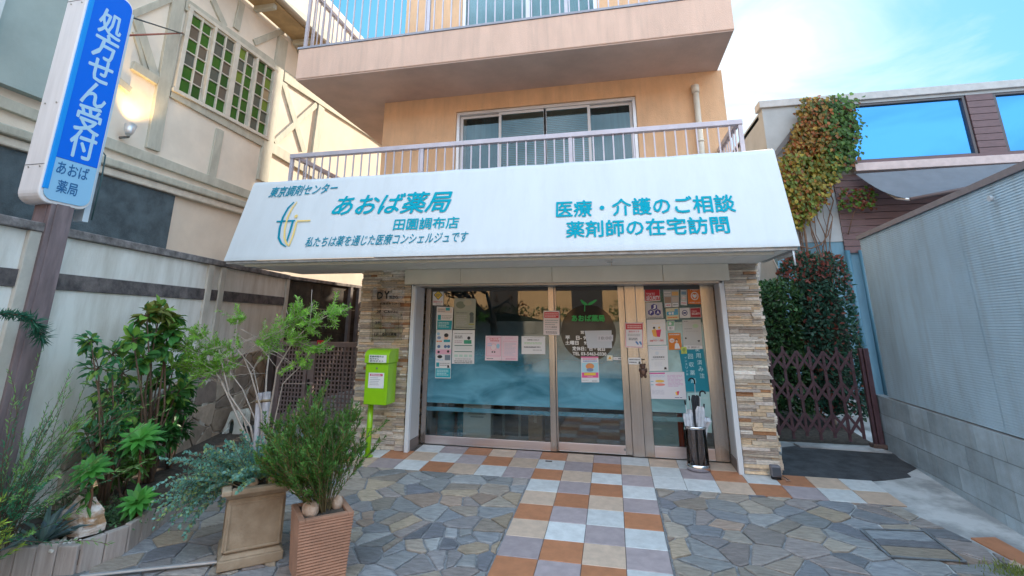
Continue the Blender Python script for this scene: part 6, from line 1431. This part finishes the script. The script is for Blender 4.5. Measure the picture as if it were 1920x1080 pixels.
rosette(258, 938, -2.42, .17, 13, 'lowest bright green rosette plant leaning over the flagstones', 0)
rosette(215, 800, -2.2, .15, 12, 'small bright green rosette plant behind the other rosettes', 0)
# fleshy underplanting, conifer tufts, agave, ground cover
leafy('olive_shrub', 'olive green low shrub under the rosette plants', 'shrub', V((gp(230, 920, -2.0).x, -2.0, BZ(-2))), [(gp(*q[:2], -2.0 + u(-.1, .1)), q[2]) for q in ((215, 890, .13), (240, 870, .12), (205, 850, .11), (265, 870, .10), (190, 910, .10))], 10, .07, .024, lambda p: shade((.12, .23, .05)), 16, .008, .2)
def conif(label, base, n, L, cols_, lean):
    return stemplant('conifer_shrub', label, 'shrub', base, n, 60, .045, .008, lambda f, s: shade(cols_[0] if f < .7 else cols_[1]), M_twig, lambda s: arc(V(base) + V((u(-.08, .08), u(-.08, .08), u(0, .25))), V((u(-1, 1) + lean, u(-.9, .4), u(.2, 1.4))), L * u(.5, 1.0), 7, .02, .14), upright=.35)
conif('feathery conifer with bright tips at the left edge in front of the brown post', wbase(-30, 870, .50), 70, .42, ((.10, .32, .10), (.42, .56, .09)), -.05)
conif('tall teal conifer with drooping boughs behind the brown post at the left edge', wbase(25, 900, .30), 120, 1.3, ((.07, .27, .14), (.22, .44, .13)), .05)
t = thing('conifer_branch', 'long dark conifer bough reaching across the cream wall at the left edge', 'branch', wp(-20, 590, .30)); ml = MB(); mt = MB(); pts = [wp(x, y, .30) for x, y in ((-40, 588), (0, 588), (30, 590), (55, 596), (70, 612), (80, 635))]; mt.tube(pts, [.012, .011, .01, .008, .006, .004], 6)
for i in range(520):
    k = rnd.randrange(5); f = u(0, 1); p = pts[k].lerp(pts[k + 1], f); d = (pts[k + 1] - pts[k]).normalized(); o = ud() + V((0, 0, -.1)); ml.blade(p, o + d * .4, d + ud() * .3, .055 + (.05 if k > 2 else 0), .010, shade((.03, .15, .09)))
ml.make('foliage', M_leafm, t); mt.make('stem', M_twig, t)
# trailing loop of creeper round the post
ag = gp(92, 950, -2.86); base = V((ag.x, -2.86, BZ(-2.86))); t = thing('agave', 'blue grey spiky agave in front of the brown post', 'plant', base); ml = MB()
for i in range(30):
    a = u(0, 2 * math.pi); el = u(.15, 1.5); d = V((math.cos(a), math.sin(a), el)).normalized(); n_ = V((-d.x * d.z, -d.y * d.z, 1 - d.z * d.z)); ml.leaf(base, d, n_, u(.26, .38), .04, shade((.20, .30, .32), .8, 1.15), 0, .2)
ml.make('leaves', M_leafm, t)
gc0 = ong(110, 965, .16); t = thing('juniper_cover', 'low spreading grey green juniper around the big rock', 'ground cover plant', gc0); ml = MB(); mt = MB()
for s in range(120):
    b_ = gc0 + V((u(-.45, .35), u(-.12, .32), 0)); b_.z = BZ(b_.y); d = V((u(-1, 1), u(-1, .6), u(.25, .9))); pts = arc(b_, d, u(.08, .17), 5, .1, .2); mt.tube(pts, .003, 4, cap=False)
    for i in range(26): k = rnd.randrange(5); p = pts[k].lerp(pts[k + 1], u(0, 1)); ml.blade(p, ud() + (pts[k + 1] - pts[k]).normalized() * .6, ud(), .026, .008, shade((.12, .24, .10) if rnd.random() < .8 else (.26, .36, .18)))
ml.make('foliage', M_leafm, t); mt.make('stem', M_twig, t)
gc1 = ong(205, 985, .12); t = thing('creeping_plant', 'small creeping plant spilling over the timber edging right of the rock', 'ground cover plant', gc1); ml = MB()
for s in range(600): p = gc1 + V((rnd.gauss(0, .12), rnd.gauss(.03, .09), 0)); p.z = BZ(p.y) + u(-.02, .05); ml.leaf(p, ud() + V((0, 0, .3)), V((0, 0, 1)) + ud() * .5, .028, .018, shade((.13, .26, .13)))
ml.make('foliage', M_leafm, t)
rk = ong(136, 990, .19); M_rk2 = mat('veined_rock', (.42, .25, .14), .8, 0, 6, .9, 24, col2=(.78, .72, .70), ramp=(.42, .6), detail=9, stretch=(1, 1, 3))
t = thing('rock', 'large pointed orange and white veined rock on the edge of the bed', 'rock', rk); mb = MB()
pk = [(-.16, -.04, -.02), (.14, -.06, -.02), (.19, .06, -.02), (-.14, .12, -.02), (-.13, -.03, .05), (.15, -.04, .08), (.15, .06, .10), (-.08, .10, .08), (.02, -.01, .19), (.07, .05, .16), (-.03, .05, .14)]
import bmesh
bm = bmesh.new(); [bm.verts.new(V(q)) for q in pk]; bmesh.ops.convex_hull(bm, input=bm.verts); bmesh.ops.subdivide_edges(bm, edges=bm.edges[:], cuts=2, use_grid_fill=True)
for v in bm.verts: v.co += V((u(-.007, .007), u(-.007, .007), u(-.007, .007)))
bm.verts.ensure_lookup_table(); bm.verts.index_update(); mb.idx([rk + v.co * 1.25 for v in bm.verts], [tuple(v.index for v in f.verts) for f in bm.faces]); bm.free(); mb.make('stone', M_rk2, t)
M_gr = mat('pale_gravel_stone', (.50, .45, .40), .85, 0, 10, .8, 30, col2=(.78, .76, .74))
for i, (x, y, r) in enumerate(((20, 968, .10), (52, 958, .07), (8, 940, .09))):
    rock(ong(x, y, .18), r, ['flat pale stone at the left end of the bed edge', 'small pale stone beside the juniper on the bed edge', 'pale stone behind the flat one at the left edge of the bed'][i], M_gr, (1, .7, .5))
t = thing('gravel', None, None, ong(30, 975, .17)); 
for k in ('label', 'category'): del t[k]
bpy.data.objects.remove(t)
mb = MB()
for i in range(260): x, y = u(-4.3, -3.1), u(-2.97, -2.75); r = u(.008, .02); mb.ball((x, y, BZ(y) + r * .4), r, r * .8, r * .6, 0, None, .2, 6, 4)
g_ = mb.make('gravel', M_gr, kind='stuff'); tag(g_, 'pale gravel along the front of the planting bed', 'gravel')
# moss and fallen leaf
t = thing('fallen_leaf', 'fallen orange leaf on the flagstones beside the timber edging', 'leaf', ong(248, 985)); mb = MB(); mb.leaf(ong(240, 985, .008), V((1, .2, .02)), V((0, 0, 1)), .09, .05, (.45, .14, .04)); mb.make('blade', M_leafm, t)
mp_ = ong(1905, 1068, .02); ml = MB()
for i in range(500): p = mp_ + V((rnd.gauss(0, .10), rnd.gauss(0, .06), 0)); p.z = G(p.y); ml.blade(p, V((u(-.7, .7), u(-.7, .7), 1)), ud(), u(.02, .05), .006, shade((.26, .32, .08)))
g_ = ml.make('grass', M_leafm, kind='stuff'); tag(g_, 'yellow green grass tuft at the bottom right corner of the paving', 'grass')

# ================================================================== ACROSS THE STREET (seen in the glass)
sw_ = thing('street_wall', 'grey stone block retaining wall across the street mirrored in the shop glass', 'wall', (0, -12.3, -.23))
mb = MB(); M_rs = mat('street_stone', (1, 1, 1), .85, .25, 2, .4, 30, tint=True)
for r in range(4):
    x = -16 - .5 * (r % 2)
    while x < 18: mb.box(x, x + 1.19, -12.6, -12.3, -.25 + r * .48, -.25 + r * .48 + .47, 0, tuple(V((.42, .38, .33)) * u(.8, 1.15))); x += 1.2
mb.make('blocks', M_rs, sw_)
hedge('street_hedge', 'clipped hedge on top of the stone wall across the street', 'hedge', .9, 9, -13.6, -12.6, 2.75, 3000, lambda p, q, k: shade((.10, .17, .04)), size=.14)
hedge('street_hedge', 'lower clipped hedge left of the tall one across the street', 'hedge', -12, .0, -13.6, -12.6, 2.25, 2600, lambda p, q, k: shade((.09, .14, .04)), size=.14)
ap_ = thing('apartment_building', 'warm sunlit apartment building across the street mirrored in the shop glass', 'building', (0, -18, -.2)); mb = MB(); mb.box(-26, 30, -22, -17, -.2, 9); mb.make('wall', mat('apricot_render', (.62, .38, .20), .85, .06, 2), ap_)
mb = MB()
for i in range(12): x = -22 + i * 4.2; mb.box(x, x + 1.5, -17.05, -16.99, 1.0, 4.2); mb.box(x, x + 1.6, -17.05, -16.99, 5.5, 7.2)
mb.make('window', mat('dark_far_window', (.06, .05, .05), .3), ap_); mb = MB(); mb.box(-26, 30, -16.99, -16.2, 4.5, 4.8); mb.make('balcony', mat('apricot_slab', (.5, .33, .2), .8), ap_)
mb = MB(); mb.box(-26.3, 30.3, -22.2, -16.7, 9.002, 9.3); mb.make('roof', mat('grey_roof', (.3, .28, .27), .8), ap_)
tx = ony(937, 600, 2 * YD + 11.4).x
tr = thing('street_tree', 'bare branched tree with a few bronze leaves across the street mirrored in the window', 'tree', (tx, -11.4, -.23)); mt = MB(); ml = MB()
def grow(p, d, L, r, lev):
    pts = arc(p, d, L, 5, -.03, .16); mt.tube(pts, [r * (1 - .09 * i) for i in range(6)], 7, cap=False)
    if lev == 0:
        for _ in range(7): ml.leaf(pts[rnd.randrange(2, 6)], ud(), ud(), .14, .10, shade((.30, .12, .04)))
        return
    for _ in range(3 if lev > 1 else 4):
        k = rnd.randrange(3, 6); dd_ = (pts[-1] - pts[0]).normalized(); grow(pts[k], dd_ * .8 + ud() * .85 + V((0, 0, .1)), L * u(.6, .85), r * .55, lev - 1)
grow(V((tx, -11.4, -.3)), V((.02, 0, 1)), 2.4, .20, 4)
mt.make('trunk', mat('dark_bark', (.06, .045, .035), .9, .2, 10), tr); ml.make('crown', M_leafm, tr)
